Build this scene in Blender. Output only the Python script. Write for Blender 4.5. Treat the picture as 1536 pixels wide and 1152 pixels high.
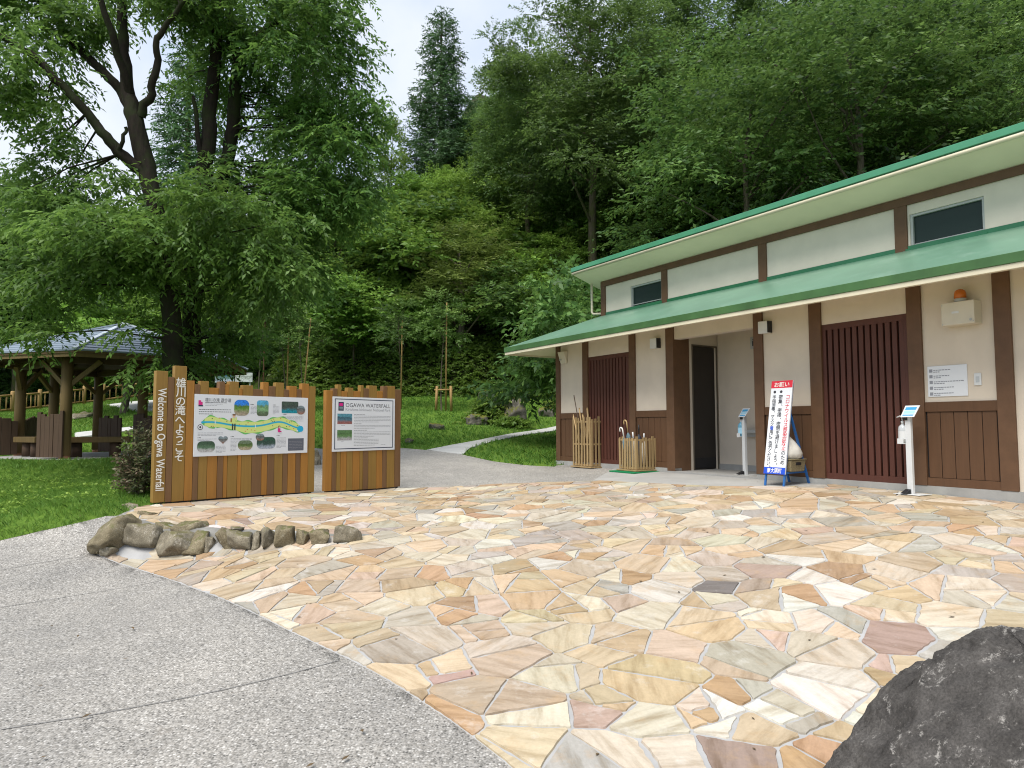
import bpy, bmesh, math, random
import numpy as np
from mathutils import Vector, Matrix, noise as mnoise

for o in list(bpy.data.objects):
    bpy.data.objects.remove(o)
SC = bpy.context.scene
COL = SC.collection
R = math.radians
random.seed(7)

# ------------------------------------------------------------------ camera, sky, sun, exposure
H = 1.45
PITCH, ROLL = R(3.58), R(0.15)
cam_d = bpy.data.cameras.new('camera')
cam_d.sensor_width = 36.0
cam_d.lens = 24.0
cam_d.clip_end = 2000
cam = bpy.data.objects.new('camera', cam_d)
COL.objects.link(cam)
F_, CX, CY = 1024.0, 768.0, 576.0
fwd = Vector((0, math.cos(PITCH), math.sin(PITCH)))
up0 = Vector((0, -math.sin(PITCH), math.cos(PITCH)))
rt0 = Vector((1, 0, 0))
rt = rt0 * math.cos(ROLL) - up0 * math.sin(ROLL)
up = up0 * math.cos(ROLL) + rt0 * math.sin(ROLL)
cam.matrix_world = Matrix(((rt.x, up.x, -fwd.x, 0), (rt.y, up.y, -fwd.y, 0), (rt.z, up.z, -fwd.z, H), (0, 0, 0, 1)))
SC.camera = cam

SUN_EL, SUN_AZ = R(60), R(212)          # azimuth clockwise from +Y: behind the camera, to its left
world = bpy.data.worlds.new("World")
SC.world = world
world.use_nodes = True
wn, wl = world.node_tree.nodes, world.node_tree.links
wn.clear()
wo = wn.new('ShaderNodeOutputWorld')
sky = wn.new('ShaderNodeTexSky')
sky.sky_type = 'NISHITA'
sky.sun_disc = False
sky.sun_elevation = SUN_EL
sky.sun_rotation = SUN_AZ
bg1 = wn.new('ShaderNodeBackground'); bg1.inputs[1].default_value = 0.10
wl.new(sky.outputs[0], bg1.inputs[0])
wtc = wn.new('ShaderNodeTexCoord')
wno = wn.new('ShaderNodeTexNoise'); wno.inputs['Scale'].default_value = 3.2; wno.inputs['Detail'].default_value = 5
wl.new(wtc.outputs['Generated'], wno.inputs['Vector'])
wcr = wn.new('ShaderNodeValToRGB')
wcr.color_ramp.elements[0].position = 0.38; wcr.color_ramp.elements[0].color = (0.57, 0.69, 0.92, 1)
wcr.color_ramp.elements[1].position = 0.60; wcr.color_ramp.elements[1].color = (0.86, 0.91, 0.98, 1)
wl.new(wno.outputs[0], wcr.inputs[0])
bg2 = wn.new('ShaderNodeBackground'); bg2.inputs[1].default_value = 0.72
wl.new(wcr.outputs[0], bg2.inputs[0])
wmx = wn.new('ShaderNodeMixShader'); wmx.inputs[0].default_value = 0.86
wl.new(bg1.outputs[0], wmx.inputs[1]); wl.new(bg2.outputs[0], wmx.inputs[2]); wl.new(wmx.outputs[0], wo.inputs[0])

sun_d = bpy.data.lights.new('sun', 'SUN')
sun_d.energy = 3.0
sun_d.angle = R(34)
sun_d.color = (1.0, 0.95, 0.87)
sun = bpy.data.objects.new('sun', sun_d)
COL.objects.link(sun)
sdir = Vector((math.sin(SUN_AZ) * math.cos(SUN_EL), math.cos(SUN_AZ) * math.cos(SUN_EL), math.sin(SUN_EL)))
sun.rotation_euler = sdir.to_track_quat('Z', 'Y').to_euler()

SC.view_settings.view_transform = 'Standard'
SC.view_settings.look = 'None'
SC.view_settings.exposure = 0.70
SC.view_settings.gamma = 1.0
SC.view_settings.use_curve_mapping = False
SC.cycles.use_denoising = True
SC.cycles.pixel_filter_type = 'BLACKMAN_HARRIS'
SC.cycles.filter_width = 1.1
SC.cycles.max_bounces = 6
SC.cycles.diffuse_bounces = 3
SC.cycles.glossy_bounces = 2
SC.cycles.transmission_bounces = 4
SC.cycles.transparent_max_bounces = 4
SC.cycles.caustics_reflective = False
SC.cycles.caustics_refractive = False

# ------------------------------------------------------------------ pixel -> world helpers (photo is 1536 x 1152)
CAM = Vector((0, 0, H))
def ray(px, py):
    return fwd + rt * ((px - CX) / F_) + up * ((CY - py) / F_)
def at(px, py, y):
    r = ray(px, py)
    return CAM + r * (y / r.y)
def proj(p):
    d = Vector(p) - CAM
    z = d.dot(fwd)
    return CX + F_ * d.dot(rt) / z, CY - F_ * d.dot(up) / z

# ------------------------------------------------------------------ building frame
ZF = 0.73
UA = math.atan2(-0.84466444, 0.53529616)       # facade direction
U = Vector((math.cos(UA), math.sin(UA), 0))
DI = Vector((-math.sin(UA), math.cos(UA), 0))   # into the building
BO = Vector((0.92901, 13.72217, ZF))
def bl(s, d, z=0.0):
    return BO + U * s + DI * d + Vector((0, 0, z))

# ------------------------------------------------------------------ ground height
def sstep(a, b, x):
    t = np.clip((x - a) / (b - a), 0, 1)
    return t * t * (3 - 2 * t)
ctrl = [(0, -3, -.1), (-6, -3, -.1), (7, -3, .1), (0, 0, -.08), (-4, 0, -.1), (4, 0, .05), (0, 3, 0.0), (-3, 3, 0.0), (3, 3, .08), (0, 5.5, .24),
        (-3, 5.5, .22), (3.25, 4.33, .30), (5.5, 4.5, .58), (-5.5, 3, .02), (-1.5, 8, .44), (1.5, 8, .52), (8.5, 1.5, .5), (10, -2, .4)]
for s_, z_ in ((0, .70), (2.0, .70), (4.0, .70), (5.8, .697), (7.05, .676), (7.95, .648), (10, .61), (13, .57)):
    p_ = bl(s_, 0); ctrl.append((p_.x, p_.y, z_))
    p_ = bl(s_, -.9); ctrl.append((p_.x, p_.y, z_ - .035))
    p_ = bl(s_, 4.5); ctrl.append((p_.x, p_.y, z_ + .1))
def cz(px, py, z):
    r = ray(px, py); p = CAM + r * ((z - H) / r.z); ctrl.append((p.x, p.y, z))
def cy_(px, py, y):
    p = at(px, py, y); ctrl.append((p.x, p.y, p.z))
cz(228, 757, .53); cy_(470, 741, 9.82); cy_(600, 733, 11.09)
cz(700, 700, .68); cy_(600, 672, 16); cy_(700, 680, 15.4); cy_(835, 640, 22); cy_(720, 655, 18.5); cy_(665, 617, 25)
for px, y in ((450, 28), (600, 28), (700, 28), (800, 28)): cy_(px, 601, y)
cz(0, 690, .75); cz(100, 690, .75); cz(200, 688, .75); cz(-200, 690, .75); cz(0, 760, .60); cz(120, 740, .60)
cy_(120, 647, 21); cy_(200, 607, 30); cy_(15, 621, 40); cy_(125, 607, 43); cy_(230, 595, 46); cy_(-200, 640, 38); cy_(400, 640, 20)
cy_(560, 660, 18); cy_(-120, 830, 8); ctrl.append((-10, 6, .3)); ctrl.append((-14, 10, .55))
CT = np.array(ctrl, float)
def tps(r2):
    return np.where(r2 > 1e-12, 0.5 * r2 * np.log(np.maximum(r2, 1e-12)), 0.0)
def _fit():
    n = len(CT)
    d2 = ((CT[:, None, :2] - CT[None, :, :2]) ** 2).sum(-1)
    A = np.zeros((n + 3, n + 3))
    A[:n, :n] = tps(d2) + np.eye(n) * 0.35
    P = np.c_[np.ones(n), CT[:, :2]]
    A[:n, n:] = P; A[n:, :n] = P.T
    b = np.zeros(n + 3); b[:n] = CT[:, 2]
    return np.linalg.solve(A, b)
WT = _fit()
FX = np.array([-60, -22, -14, -9, 0, 3.5, 8, 12, 16, 22, 60.]); FY = np.array([62, 46, 36, 30, 29.4, 27.5, 21.5, 15.5, 9.5, 1, -50.])
# low rock wall: its foot line
WA, WB = Vector((-4.12, 6.83)), Vector((-1.45, 6.67))
def gz_np(x, y):
    x = np.asarray(x, float); y = np.asarray(y, float)
    xc = np.clip(x, -34, 11); ycl = np.clip(y, -3, 46)
    r2 = (xc[..., None] - CT[:, 0]) ** 2 + (ycl[..., None] - CT[:, 1]) ** 2
    z = tps(r2) @ WT[:-3] + WT[-3] + WT[-2] * xc + WT[-1] * ycl
    # step down in front of the rock wall
    dx, dy = WA.x - WB.x, WA.y - WB.y
    L = math.hypot(dx, dy); tx, ty = dx / L, dy / L
    a = (x - WB.x) * tx + (y - WB.y) * ty
    dist = (x - WB.x) * ty * 1.0 - (y - WB.y) * tx * 1.0
    amp = 0.27 * sstep(0, 2.4, a)
    wid = 0.10 + 0.9 * sstep(2.7, 4.5, a)
    z = z - amp * (1 - sstep(-0.05, 0.22 + wid, dist)) * sstep(3.0, 6.3, y)
    # level ground under the pavilion
    rp = np.hypot(x + 9.75, y - 17.05); kp = 1 - sstep(2.9, 4.6, rp)
    z = z * (1 - kp) + .755 * kp
    # hill
    fy = np.interp(x, FX, FY)
    sl = np.interp(x, FX[:-1] + np.diff(FX) / 2, np.diff(FY) / np.diff(FX))
    d = np.maximum(0, (y - fy) / np.sqrt(1 + sl ** 2))
    k = 0.16 + 0.52 * sstep(-19, -8, x)
    z = z + 1.5 * sstep(0, 0.9, d) * sstep(-17, -10, x) + k * np.minimum(np.maximum(0, d - .6), 60)
    return z
def gz(x, y):
    return float(gz_np(np.array([x]), np.array([y]))[0])
def G(px, py, off=0.0, y0=1.2, y1=70):
    ys = np.linspace(y0, y1, 1400)
    r = ray(px, py); k = ys / r.y
    zz = H + r.z * k
    g = gz_np(r.x * k, ys)
    i = np.argmax(zz < g)
    if not (zz < g).any(): i = len(ys) - 1
    if i > 0:
        a, b = zz[i - 1] - g[i - 1], zz[i] - g[i]
        t = a / (a - b) if a != b else 0
        y = ys[i - 1] + (ys[i] - ys[i - 1]) * t
    else:
        y = ys[i]
    p = CAM + r * (y / r.y)
    return Vector((p.x, p.y, gz(p.x, p.y) + off))

# ------------------------------------------------------------------ mesh helpers
class MB:
    def __init__(s):
        s.v, s.f, s.m, s.sm = [], [], [], []
    def poly(s, pts, m=0, sm=False):
        i = len(s.v); s.v += [tuple(p) for p in pts]; s.f.append(tuple(range(i, i + len(pts)))); s.m.append(m); s.sm.append(sm)
    def hexa(s, p, m=0):     # 4 bottom ccw, 4 top ccw
        i = len(s.v); s.v += [tuple(q) for q in p]
        for f in ((3, 2, 1, 0), (4, 5, 6, 7), (0, 1, 5, 4), (1, 2, 6, 5), (2, 3, 7, 6), (3, 0, 4, 7)):
            s.f.append(tuple(i + k for k in f)); s.m.append(m); s.sm.append(False)
    def box(s, x0, x1, y0, y1, z0, z1, m=0):
        s.hexa([(x0, y0, z0), (x1, y0, z0), (x1, y1, z0), (x0, y1, z0), (x0, y0, z1), (x1, y0, z1), (x1, y1, z1), (x0, y1, z1)], m)
    def bar(s, a, b, w, h, m=0, upv=(0, 0, 1)):
        a, b = Vector(a), Vector(b); d = (b - a).normalized(); u = Vector(upv)
        if abs(d.dot(u)) > .98: u = Vector((1, 0, 0))
        x = d.cross(u).normalized(); u = x.cross(d)
        q = []
        for c in (a, b):
            for sx, sz in ((-1, -1), (1, -1), (1, 1), (-1, 1)):
                q.append(c + x * (sx * w / 2) + u * (sz * h / 2))
        s.hexa([q[0], q[1], q[2], q[3], q[4], q[5], q[6], q[7]], m)
    def tube(s, path, rad, n=8, m=0, caps=True):
        path = [Vector(p) for p in path]
        if not hasattr(rad, '__len__'): rad = [rad] * len(path)
        base = len(s.v); nrm = None
        for i, p in enumerate(path):
            t = (path[min(i + 1, len(path) - 1)] - path[max(i - 1, 0)]).normalized()
            if nrm is None:
                nrm = t.orthogonal().normalized()
            nrm = (nrm - t * nrm.dot(t)).normalized(); bi = t.cross(nrm)
            for k in range(n):
                a = 2 * math.pi * k / n
                s.v.append(tuple(p + (nrm * math.cos(a) + bi * math.sin(a)) * rad[i]))
        for i in range(len(path) - 1):
            for k in range(n):
                k2 = (k + 1) % n
                s.f.append((base + i * n + k, base + i * n + k2, base + (i + 1) * n + k2, base + (i + 1) * n + k)); s.m.append(m); s.sm.append(True)
        if caps:
            s.f.append(tuple(base + k for k in reversed(range(n)))); s.m.append(m); s.sm.append(False)
            e = base + (len(path) - 1) * n
            s.f.append(tuple(e + k for k in range(n))); s.m.append(m); s.sm.append(False)
    def prism(s, pts2, y0, y1, m=0):   # polygon in (x,z), extruded along y
        n = len(pts2)
        s.poly([(x, y0, z) for x, z in pts2], m)
        s.poly([(x, y1, z) for x, z in reversed(pts2)], m)
        for i in range(n):
            (xa, za), (xb, zb) = pts2[i], pts2[(i + 1) % n]
            s.poly([(xa, y1, za), (xb, y1, zb), (xb, y0, zb), (xa, y0, za)], m)
    def build(s, name, mats, parent=None, bevel=0, merge=False):
        me = bpy.data.meshes.new(name)
        me.from_pydata(s.v, [], s.f)
        for m in (mats if isinstance(mats, (list, tuple)) else [mats]): me.materials.append(m)
        me.polygons.foreach_set('material_index', s.m)
        me.polygons.foreach_set('use_smooth', s.sm)
        bm = bmesh.new(); bm.from_mesh(me)
        if merge: bmesh.ops.remove_doubles(bm, verts=bm.verts, dist=1e-4)
        bmesh.ops.recalc_face_normals(bm, faces=bm.faces)
        bm.to_mesh(me); bm.free()
        o = bpy.data.objects.new(name, me); COL.objects.link(o)
        if parent is not None: o.parent = parent
        if bevel:
            b = o.modifiers.new('edge', 'BEVEL'); b.width = bevel; b.segments = 2; b.limit_method = 'ANGLE'
        return o
def tag(o, label=None, cat=None, group=None, kind=None):
    if label: o['label'] = label
    if cat: o['category'] = cat
    if group: o['group'] = group
    if kind: o['kind'] = kind
    return o
def empty(name, loc, rz=0.0):
    o = bpy.data.objects.new(name, None); o.empty_display_size = .2
    COL.objects.link(o); o.location = loc; o.rotation_euler = (0, 0, rz)
    return o
def copy_tree(o, parent=None):
    c = o.copy(); COL.objects.link(c)
    if parent is not None: c.parent = parent
    for ch in list(o.children): copy_tree(ch, c)
    return c
def npmesh(name, V, F, mats, attrs=None, parent=None, smooth=False, face_mat=None):
    """V (n,3), F (m,k) all faces with k corners"""
    V = np.ascontiguousarray(V, np.float32); F = np.ascontiguousarray(F, np.int32)
    me = bpy.data.meshes.new(name)
    m, k = F.shape
    me.vertices.add(len(V)); me.vertices.foreach_set('co', V.ravel())
    me.loops.add(m * k); me.loops.foreach_set('vertex_index', F.ravel())
    me.polygons.add(m); me.polygons.foreach_set('loop_start', np.arange(m, dtype=np.int32) * k)
    try: me.polygons.foreach_set('loop_total', np.full(m, k, np.int32))
    except Exception: pass
    for mt in (mats if isinstance(mats, (list, tuple)) else [mats]): me.materials.append(mt)
    if face_mat is not None: me.polygons.foreach_set('material_index', np.asarray(face_mat, np.int32))
    if attrs:
        for an, (dom, typ, arr) in attrs.items():
            a = me.attributes.new(an, typ, dom)
            key = {'FLOAT': 'value', 'FLOAT_COLOR': 'color', 'FLOAT_VECTOR': 'vector'}[typ]
            a.data.foreach_set(key, np.ascontiguousarray(arr, np.float32).ravel())
    if smooth: me.polygons.foreach_set('use_smooth', np.ones(m, bool))
    me.update(calc_edges=True); me.validate()
    o = bpy.data.objects.new(name, me); COL.objects.link(o)
    if parent is not None: o.parent = parent
    return o

# ------------------------------------------------------------------ materials
class NT:
    def __init__(s, name):
        s.mat = bpy.data.materials.new(name); s.mat.use_nodes = True
        s.n, s.l = s.mat.node_tree.nodes, s.mat.node_tree.links
        s.n.clear()
        s.out = s.n.new('ShaderNodeOutputMaterial')
        s.b = s.n.new('ShaderNodeBsdfPrincipled'); s.l.new(s.b.outputs[0], s.out.inputs[0])
        s.tc = s.n.new('ShaderNodeTexCoord')
    def new(s, t, **kw):
        x = s.n.new(t)
        for k, v in kw.items(): setattr(x, k, v)
        return x
    def link(s, a, b): s.l.new(a, b)
    def coords(s, scale=(1, 1, 1), src='Object', rot=(0, 0, 0)):
        m = s.new('ShaderNodeMapping'); m.inputs['Scale'].default_value = scale; m.inputs['Rotation'].default_value = rot
        s.link(s.tc.outputs[src], m.inputs[0]); return m.outputs[0]
    def noise(s, vec, scale, detail=4, rough=.55):
        x = s.new('ShaderNodeTexNoise'); x.inputs['Scale'].default_value = scale; x.inputs['Detail'].default_value = detail; x.inputs['Roughness'].default_value = rough
        if vec is not None: s.link(vec, x.inputs['Vector'])
        return x.outputs[0]
    def ramp(s, fac, stops):
        x = s.new('ShaderNodeValToRGB'); e = x.color_ramp.elements
        while len(e) < len(stops): e.new(.5)
        for i, (p, c) in enumerate(stops):
            e[i].position = p; e[i].color = (*c, 1) if len(c) == 3 else c
        s.link(fac, x.inputs[0]); return x.outputs[0]
    def mix(s, fac, a, b, mode='MIX'):
        x = s.new('ShaderNodeMix', data_type='RGBA', blend_type=mode)
        for v, sock in ((fac, x.inputs[0]), (a, x.inputs[6]), (b, x.inputs[7])):
            if hasattr(v, 'is_linked'): s.link(v, sock)
            elif isinstance(v, (int, float)): sock.default_value = v
            else: sock.default_value = (*v, 1) if len(v) == 3 else v
        return x.outputs[2]
    def math(s, op, a, b=0.0, clamp=False):
        x = s.new('ShaderNodeMath', operation=op, use_clamp=clamp)
        for v, sock in ((a, x.inputs[0]), (b, x.inputs[1])):
            if hasattr(v, 'is_linked'): s.link(v, sock)
            else: sock.default_value = v
        return x.outputs[0]
    def bump(s, h, strength=.3, dist=.01):
        x = s.new('ShaderNodeBump'); x.inputs['Strength'].default_value = strength; x.inputs['Distance'].default_value = dist
        s.link(h, x.inputs['Height']); s.link(x.outputs[0], s.b.inputs['Normal'])
    def base(s, c):
        if hasattr(c, 'is_linked'): s.link(c, s.b.inputs['Base Color'])
        else: s.b.inputs['Base Color'].default_value = (*c, 1)
    def set(s, rough=.6, spec=.4, metal=0.0):
        s.b.inputs['Roughness'].default_value = rough
        s.b.inputs['Specular IOR Level'].default_value = spec
        s.b.inputs['Metallic'].default_value = metal
        return s
def paint(name, c, rough=.5, var=.12, scale=6, bump=.1, spec=.4, bscale=120, dirt=None):
    t = NT(name).set(rough, spec)
    v = t.coords()
    n = t.noise(v, scale, 5)
    lo = tuple(x * (1 - var) for x in c); hi = tuple(min(.95, x * (1 + var)) for x in c)
    col = t.ramp(n, [(.3, lo), (.7, hi)])
    if dirt:
        n2 = t.noise(t.coords((1.2, 1.2, .25)), 2.3, 6, .7)
        f = t.ramp(n2, [(.52, (0, 0, 0)), (.75, (1, 1, 1))])
        f = t.math('MULTIPLY', f, dirt[1])
        col = t.mix(f, col, dirt[0])
    t.base(col)
    if bump: t.bump(t.noise(v, bscale, 3), bump, .003)
    return t.mat
def wood(name, c, rough=.6, var=.25, axis=2, grain=1.0, bump=.25, spec=.3):
    t = NT(name).set(rough, spec)
    sc = [22 * grain] * 3; sc[axis] = 1.3 * grain
    oi = t.new('ShaderNodeObjectInfo')
    add = t.new('ShaderNodeVectorMath', operation='ADD')
    t.link(t.tc.outputs['Object'], add.inputs[0]); t.link(oi.outputs['Random'], add.inputs[1])
    m = t.new('ShaderNodeMapping'); m.inputs['Scale'].default_value = sc; t.link(add.outputs[0], m.inputs[0])
    n = t.noise(m.outputs[0], 1.0, 6, .65)
    n2 = t.noise(t.coords(), 2.0, 3)
    lo = tuple(x * (1 - var) for x in c); hi = tuple(min(.95, x * (1 + var)) for x in c)
    col = t.ramp(n, [(.25, lo), (.75, hi)])
    col = t.mix(t.math('MULTIPLY', n2, .35), col, tuple(x * .6 for x in c))
    t.base(col); t.bump(n, bump, .004)
    return t.mat
def flat(name, c, rough=.5, spec=.3):
    t = NT(name).set(rough, spec); t.base(c); return t.mat

M = {}
M['wall_cream'] = paint('wall_cream', (.64, .56, .46), .8, .05, 3, .25, .2, 160, ((.54, .47, .39), .4))
M['wall_white'] = paint('wall_white', (.67, .61, .525), .8, .05, 3, .25, .2, 160, ((.54, .51, .45), .4))
M['brown'] = paint('brown_paint', (.122, .064, .033), .55, .12, 8, .15, .35, 60)
M['brown_board'] = wood('brown_board', (.118, .060, .030), .6, .14, 2, 1.0, .2)
M['lattice'] = wood('lattice_red_brown', (.098, .036, .025), .5, .18, 2, 1.0, .2)
M['concrete'] = paint('concrete', (.34, .34, .325), .85, .14, 4, .4, .25, 90, ((.26, .25, .23), .5))
M['apron'] = paint('apron_concrete', (.33, .325, .31), .8, .10, 2.2, .35, .25, 70, ((.30, .28, .26), .5))
M['roof_green'] = paint('roof_green', (.125, .24, .168), .34, .12, 1.1, .05, .5, 30, ((.24, .36, .29), .5))
M['fascia_green'] = paint('fascia_green', (.05, .125, .04), .5, .22, 3, .05, .4, 30, ((.08, .17, .05), .6))
M['flash_green'] = paint('flashing_green', (.022, .15, .065), .35, .12, 3, .05, .5)
M['cap_green'] = paint('cap_green', (.065, .26, .145), .35, .10, 3, .05, .5)
M['soffit'] = paint('soffit_cream', (.84, .77, .60), .7, .05, 2, .1, .3)
M['gutter'] = paint('gutter_cream', (.66, .60, .45), .45, .08, 3, .05, .4)
M['alu'] = paint('aluminium', (.42, .43, .42), .4, .08, 5, 0, .5)
M['white_plastic'] = paint('white_plastic', (.64, .65, .65), .35, .04, 5, 0, .5)
M['beige_plastic'] = paint('beige_plastic', (.62, .57, .46), .45, .05, 5, 0, .4)
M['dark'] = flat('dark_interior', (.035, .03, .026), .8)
M['black'] = flat('black_plastic', (.02, .02, .022), .4)
gl = NT('window_glass').set(.3, .18); gl.base((.024, .04, .036)); M['glass'] = gl.mat
for nm, c in (('plank_orange', (.36, .165, .032)), ('plank_olive', (.285, .165, .038)), ('plank_brown', (.185, .098, .043))):
    M[nm] = wood(nm, c, .5, .16, 2, 1.0, .15, .35)
M['white_board'] = paint('white_board', (.70, .72, .75), .3, .02, 2, 0, .4)
M['letter_white'] = flat('letter_white', (.80, .78, .72), .5)
M['ink'] = flat('ink_dark', (.03, .03, .04), .5)
M['ink_grey'] = flat('ink_grey', (.27, .28, .31), .5)
M['ink_mid'] = flat('ink_mid', (.045, .045, .055), .5)
M['ink_navy'] = flat('ink_navy', (.02, .03, .07), .4)
M['ink_red'] = flat('ink_red', (.60, .03, .05), .4)
M['ink_pink'] = flat('ink_pink', (.62, .03, .22), .4)
M['ink_blue'] = flat('ink_blue', (.02, .08, .55), .4)
M['map_green'] = flat('map_green', (.13, .46, .12), .4)
M['map_lime'] = flat('map_lime', (.60, .70, .23), .4)
M['map_water'] = flat('map_water', (.02, .38, .62), .4)
M['skin'] = flat('print_skin', (.70, .45, .30), .5)
M['blue_steel'] = paint('blue_steel', (.02, .12, .36), .4, .1, 5, 0, .5)
M['cloth_white'] = paint('sack_cloth', (.62, .60, .55), .9, .10, 14, .5, .1, 240)
M['wicker'] = paint('basket_weave', (.23, .19, .11), .8, .35, 60, .6, .2, 90)
M['bamboo'] = wood('bamboo_slat', (.36, .25, .12), .5, .25, 2, 1.0, .1, .4)
M['stick_pale'] = wood('stick_pale', (.50, .34, .16), .5, .2, 2, 1.0, .1, .4)
M['stick_dark'] = wood('stick_dark', (.08, .05, .03), .5, .2, 2, 1.0, .1, .4)
M['mat_green'] = paint('mat_green', (.015, .18, .07), .9, .15, 40, .4, .1)
M['log'] = wood('log_post', (.17, .115, .045), .7, .22, 2, .8, .3)
M['log_dark'] = wood('weathered_board', (.085, .052, .032), .75, .25, 2, .9, .3)
M['log_pale'] = wood('pale_log', (.36, .23, .09), .7, .2, 2, .8, .3)
M['copper'] = paint('post_shoe', (.45, .22, .12), .5, .1, 5, 0)
M['roof_slate'] = paint('roof_slate_metal', (.20, .25, .31), .42, .12, 3, .05, .5)
M['roof_edge'] = paint('roof_ridge_metal', (.52, .58, .64), .35, .08, 3, 0, .5)

def orange_lamp():
    t = NT('amber_lens').set(.2, .5); t.base((.62, .16, .01)); t.b.inputs['Transmission Weight'].default_value = .25
    return t.mat
M['amber'] = orange_lamp()
def water_plastic(nm, c, tr):
    t = NT(nm).set(.2, .5); t.base(c); t.b.inputs['Transmission Weight'].default_value = tr; t.b.inputs['IOR'].default_value = 1.35
    return t.mat
M['gel_blue'] = water_plastic('blue_gel_bottle', (.22, .55, .78), .35)
M['bottle_clear'] = water_plastic('clear_bottle', (.72, .76, .78), .35)

def foliage(name, dark, mid, light, transl=.40, var=.36, rough=.5):
    t = NT(name)
    t.n.remove(t.b)
    a = t.new('ShaderNodeAttribute', attribute_name='tint')
    oi = t.new('ShaderNodeObjectInfo')
    col = t.ramp(a.outputs['Fac'], [(.0, dark), (.5, mid), (1., light)])
    hs = t.new('ShaderNodeHueSaturation')
    t.link(col, hs.inputs['Color'])
    t.link(t.math('ADD', t.math('MULTIPLY', oi.outputs['Random'], .03), .488), hs.inputs['Hue'])
    r2 = t.math('FRACT', t.math('MULTIPLY', oi.outputs['Random'], 7.31))
    t.link(t.math('ADD', t.math('MULTIPLY', r2, 2 * var), 1 - var), hs.inputs['Value'])
    d = t.new('ShaderNodeBsdfPrincipled'); d.inputs['Roughness'].default_value = rough; d.inputs['Specular IOR Level'].default_value = .35
    t.link(hs.outputs[0], d.inputs['Base Color'])
    tr = t.new('ShaderNodeBsdfTranslucent')
    t.link(t.mix(.5, hs.outputs[0], light), tr.inputs['Color'])
    mx = t.new('ShaderNodeMixShader'); mx.inputs[0].default_value = transl
    t.link(d.outputs[0], mx.inputs[1]); t.link(tr.outputs[0], mx.inputs[2]); t.link(mx.outputs[0], t.out.inputs[0])
    return t.mat
M['leaf_ever'] = foliage('evergreen_leaves', (.022, .052, .013), (.074, .150, .031), (.205, .325, .082))
M['leaf_fresh'] = foliage('fresh_leaves', (.060, .125, .016), (.150, .270, .036), (.280, .420, .080))
M['leaf_yellow'] = foliage('yellow_green_leaves', (.058, .100, .016), (.150, .235, .040), (.27, .36, .085))
M['leaf_conifer'] = foliage('conifer_needles', (.024, .056, .020), (.060, .125, .040), (.125, .22, .07), .2)
M['leaf_big'] = foliage('big_tree_leaves', (.034, .078, .014), (.104, .205, .036), (.240, .385, .085), .45, .05)
M['leaf_shrub'] = foliage('reddish_shrub_leaves', (.035, .055, .018), (.09, .11, .04), (.20, .13, .10), .25, .05)
M['grass_blade'] = foliage('grass_blades', (0.052, 0.132, 0.016), (0.121, 0.247, 0.030), (0.241, 0.356, 0.069), .4, .0, .6)
def bark(name, c, moss=None):
    t = NT(name).set(.9, .2)
    n = t.noise(t.coords((9, 9, 1.6)), 2.0, 6, .7)
    col = t.ramp(n, [(.3, tuple(x * .5 for x in c)), (.7, tuple(x * 1.4 for x in c))])
    if moss:
        f = t.ramp(t.noise(t.coords(), 1.7, 5, .7), [(.45, (0, 0, 0)), (.62, (1, 1, 1))])
        col = t.mix(f, col, moss)
    t.base(col); t.bump(n, .8, .03); return t.mat
M['bark_dark'] = bark('bark_dark', (.020, .015, .011), (.020, .028, .008))
M['bark'] = bark('bark_grey', (.11, .092, .068))
M['bark_moss'] = bark('bark_mossy', (.09, .075, .05), (.07, .085, .02))
def rockmat(name, c, c2, spots=None, moss=None, rough=.85, sc=1.0, mo=.60):
    t = NT(name).set(rough, .3)
    v = t.coords()
    n = t.noise(v, 3 * sc, 8, .7)
    col = t.ramp(n, [(.3, c), (.7, c2)])
    nf = t.noise(v, 55 * sc, 4, .7)
    fine = t.ramp(nf, [(.35, (.5, .5, .5)), (.65, (1.0, 1.0, 1.0))])
    col = t.mix(1.0, col, fine, 'MULTIPLY')
    if spots:
        f1 = t.noise(v, 4.2 * sc, 8, .75)
        f2 = t.noise(v, 22 * sc, 6, .8)
        f = t.ramp(t.math('MULTIPLY', f1, f2), [(.300, (0, 0, 0)), (.375, (1, 1, 1))])
        col = t.mix(t.math('MULTIPLY', f, .8), col, spots)
    if moss:
        geo = t.new('ShaderNodeNewGeometry'); sx = t.new('ShaderNodeSeparateXYZ'); t.link(geo.outputs['Normal'], sx.inputs[0])
        f = t.math('MULTIPLY', t.noise(v, 5 * sc, 6, .7), t.math('ADD', sx.outputs[2], .55))
        col = t.mix(t.ramp(f, [(mo, (0, 0, 0)), (mo + .18, (1, 1, 1))]), col, moss)
    t.base(col)
    t.bump(t.math('ADD', n, t.math('MULTIPLY', nf, .35)), .6, .03 / sc)
    return t.mat
M['rock_wall'] = rockmat('wall_rock', (.13, .105, .06), (.34, .29, .19), (.40, .38, .30), (.10, .10, .035), .9, 2.0)
M['rock_wall_grey'] = rockmat('wall_rock_grey', (.13, .115, .08), (.37, .325, .24), (.50, .47, .41), (.12, .11, .05), .9, 2.0)
M['boulder'] = rockmat('boulder_dark', (.032, .029, .027), (.130, .120, .111), (.36, .34, .315), None, .9, 2.0)
M['rock_moss'] = rockmat('mossy_rock', (.07, .065, .05), (.24, .22, .19), (.4, .38, .35), (.12, .125, .018), .9, 2.0, .40)
M['mortar'] = paint('mortar', (.35, .35, .35), .9, .10, 7, .4, .2, 60)

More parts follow.
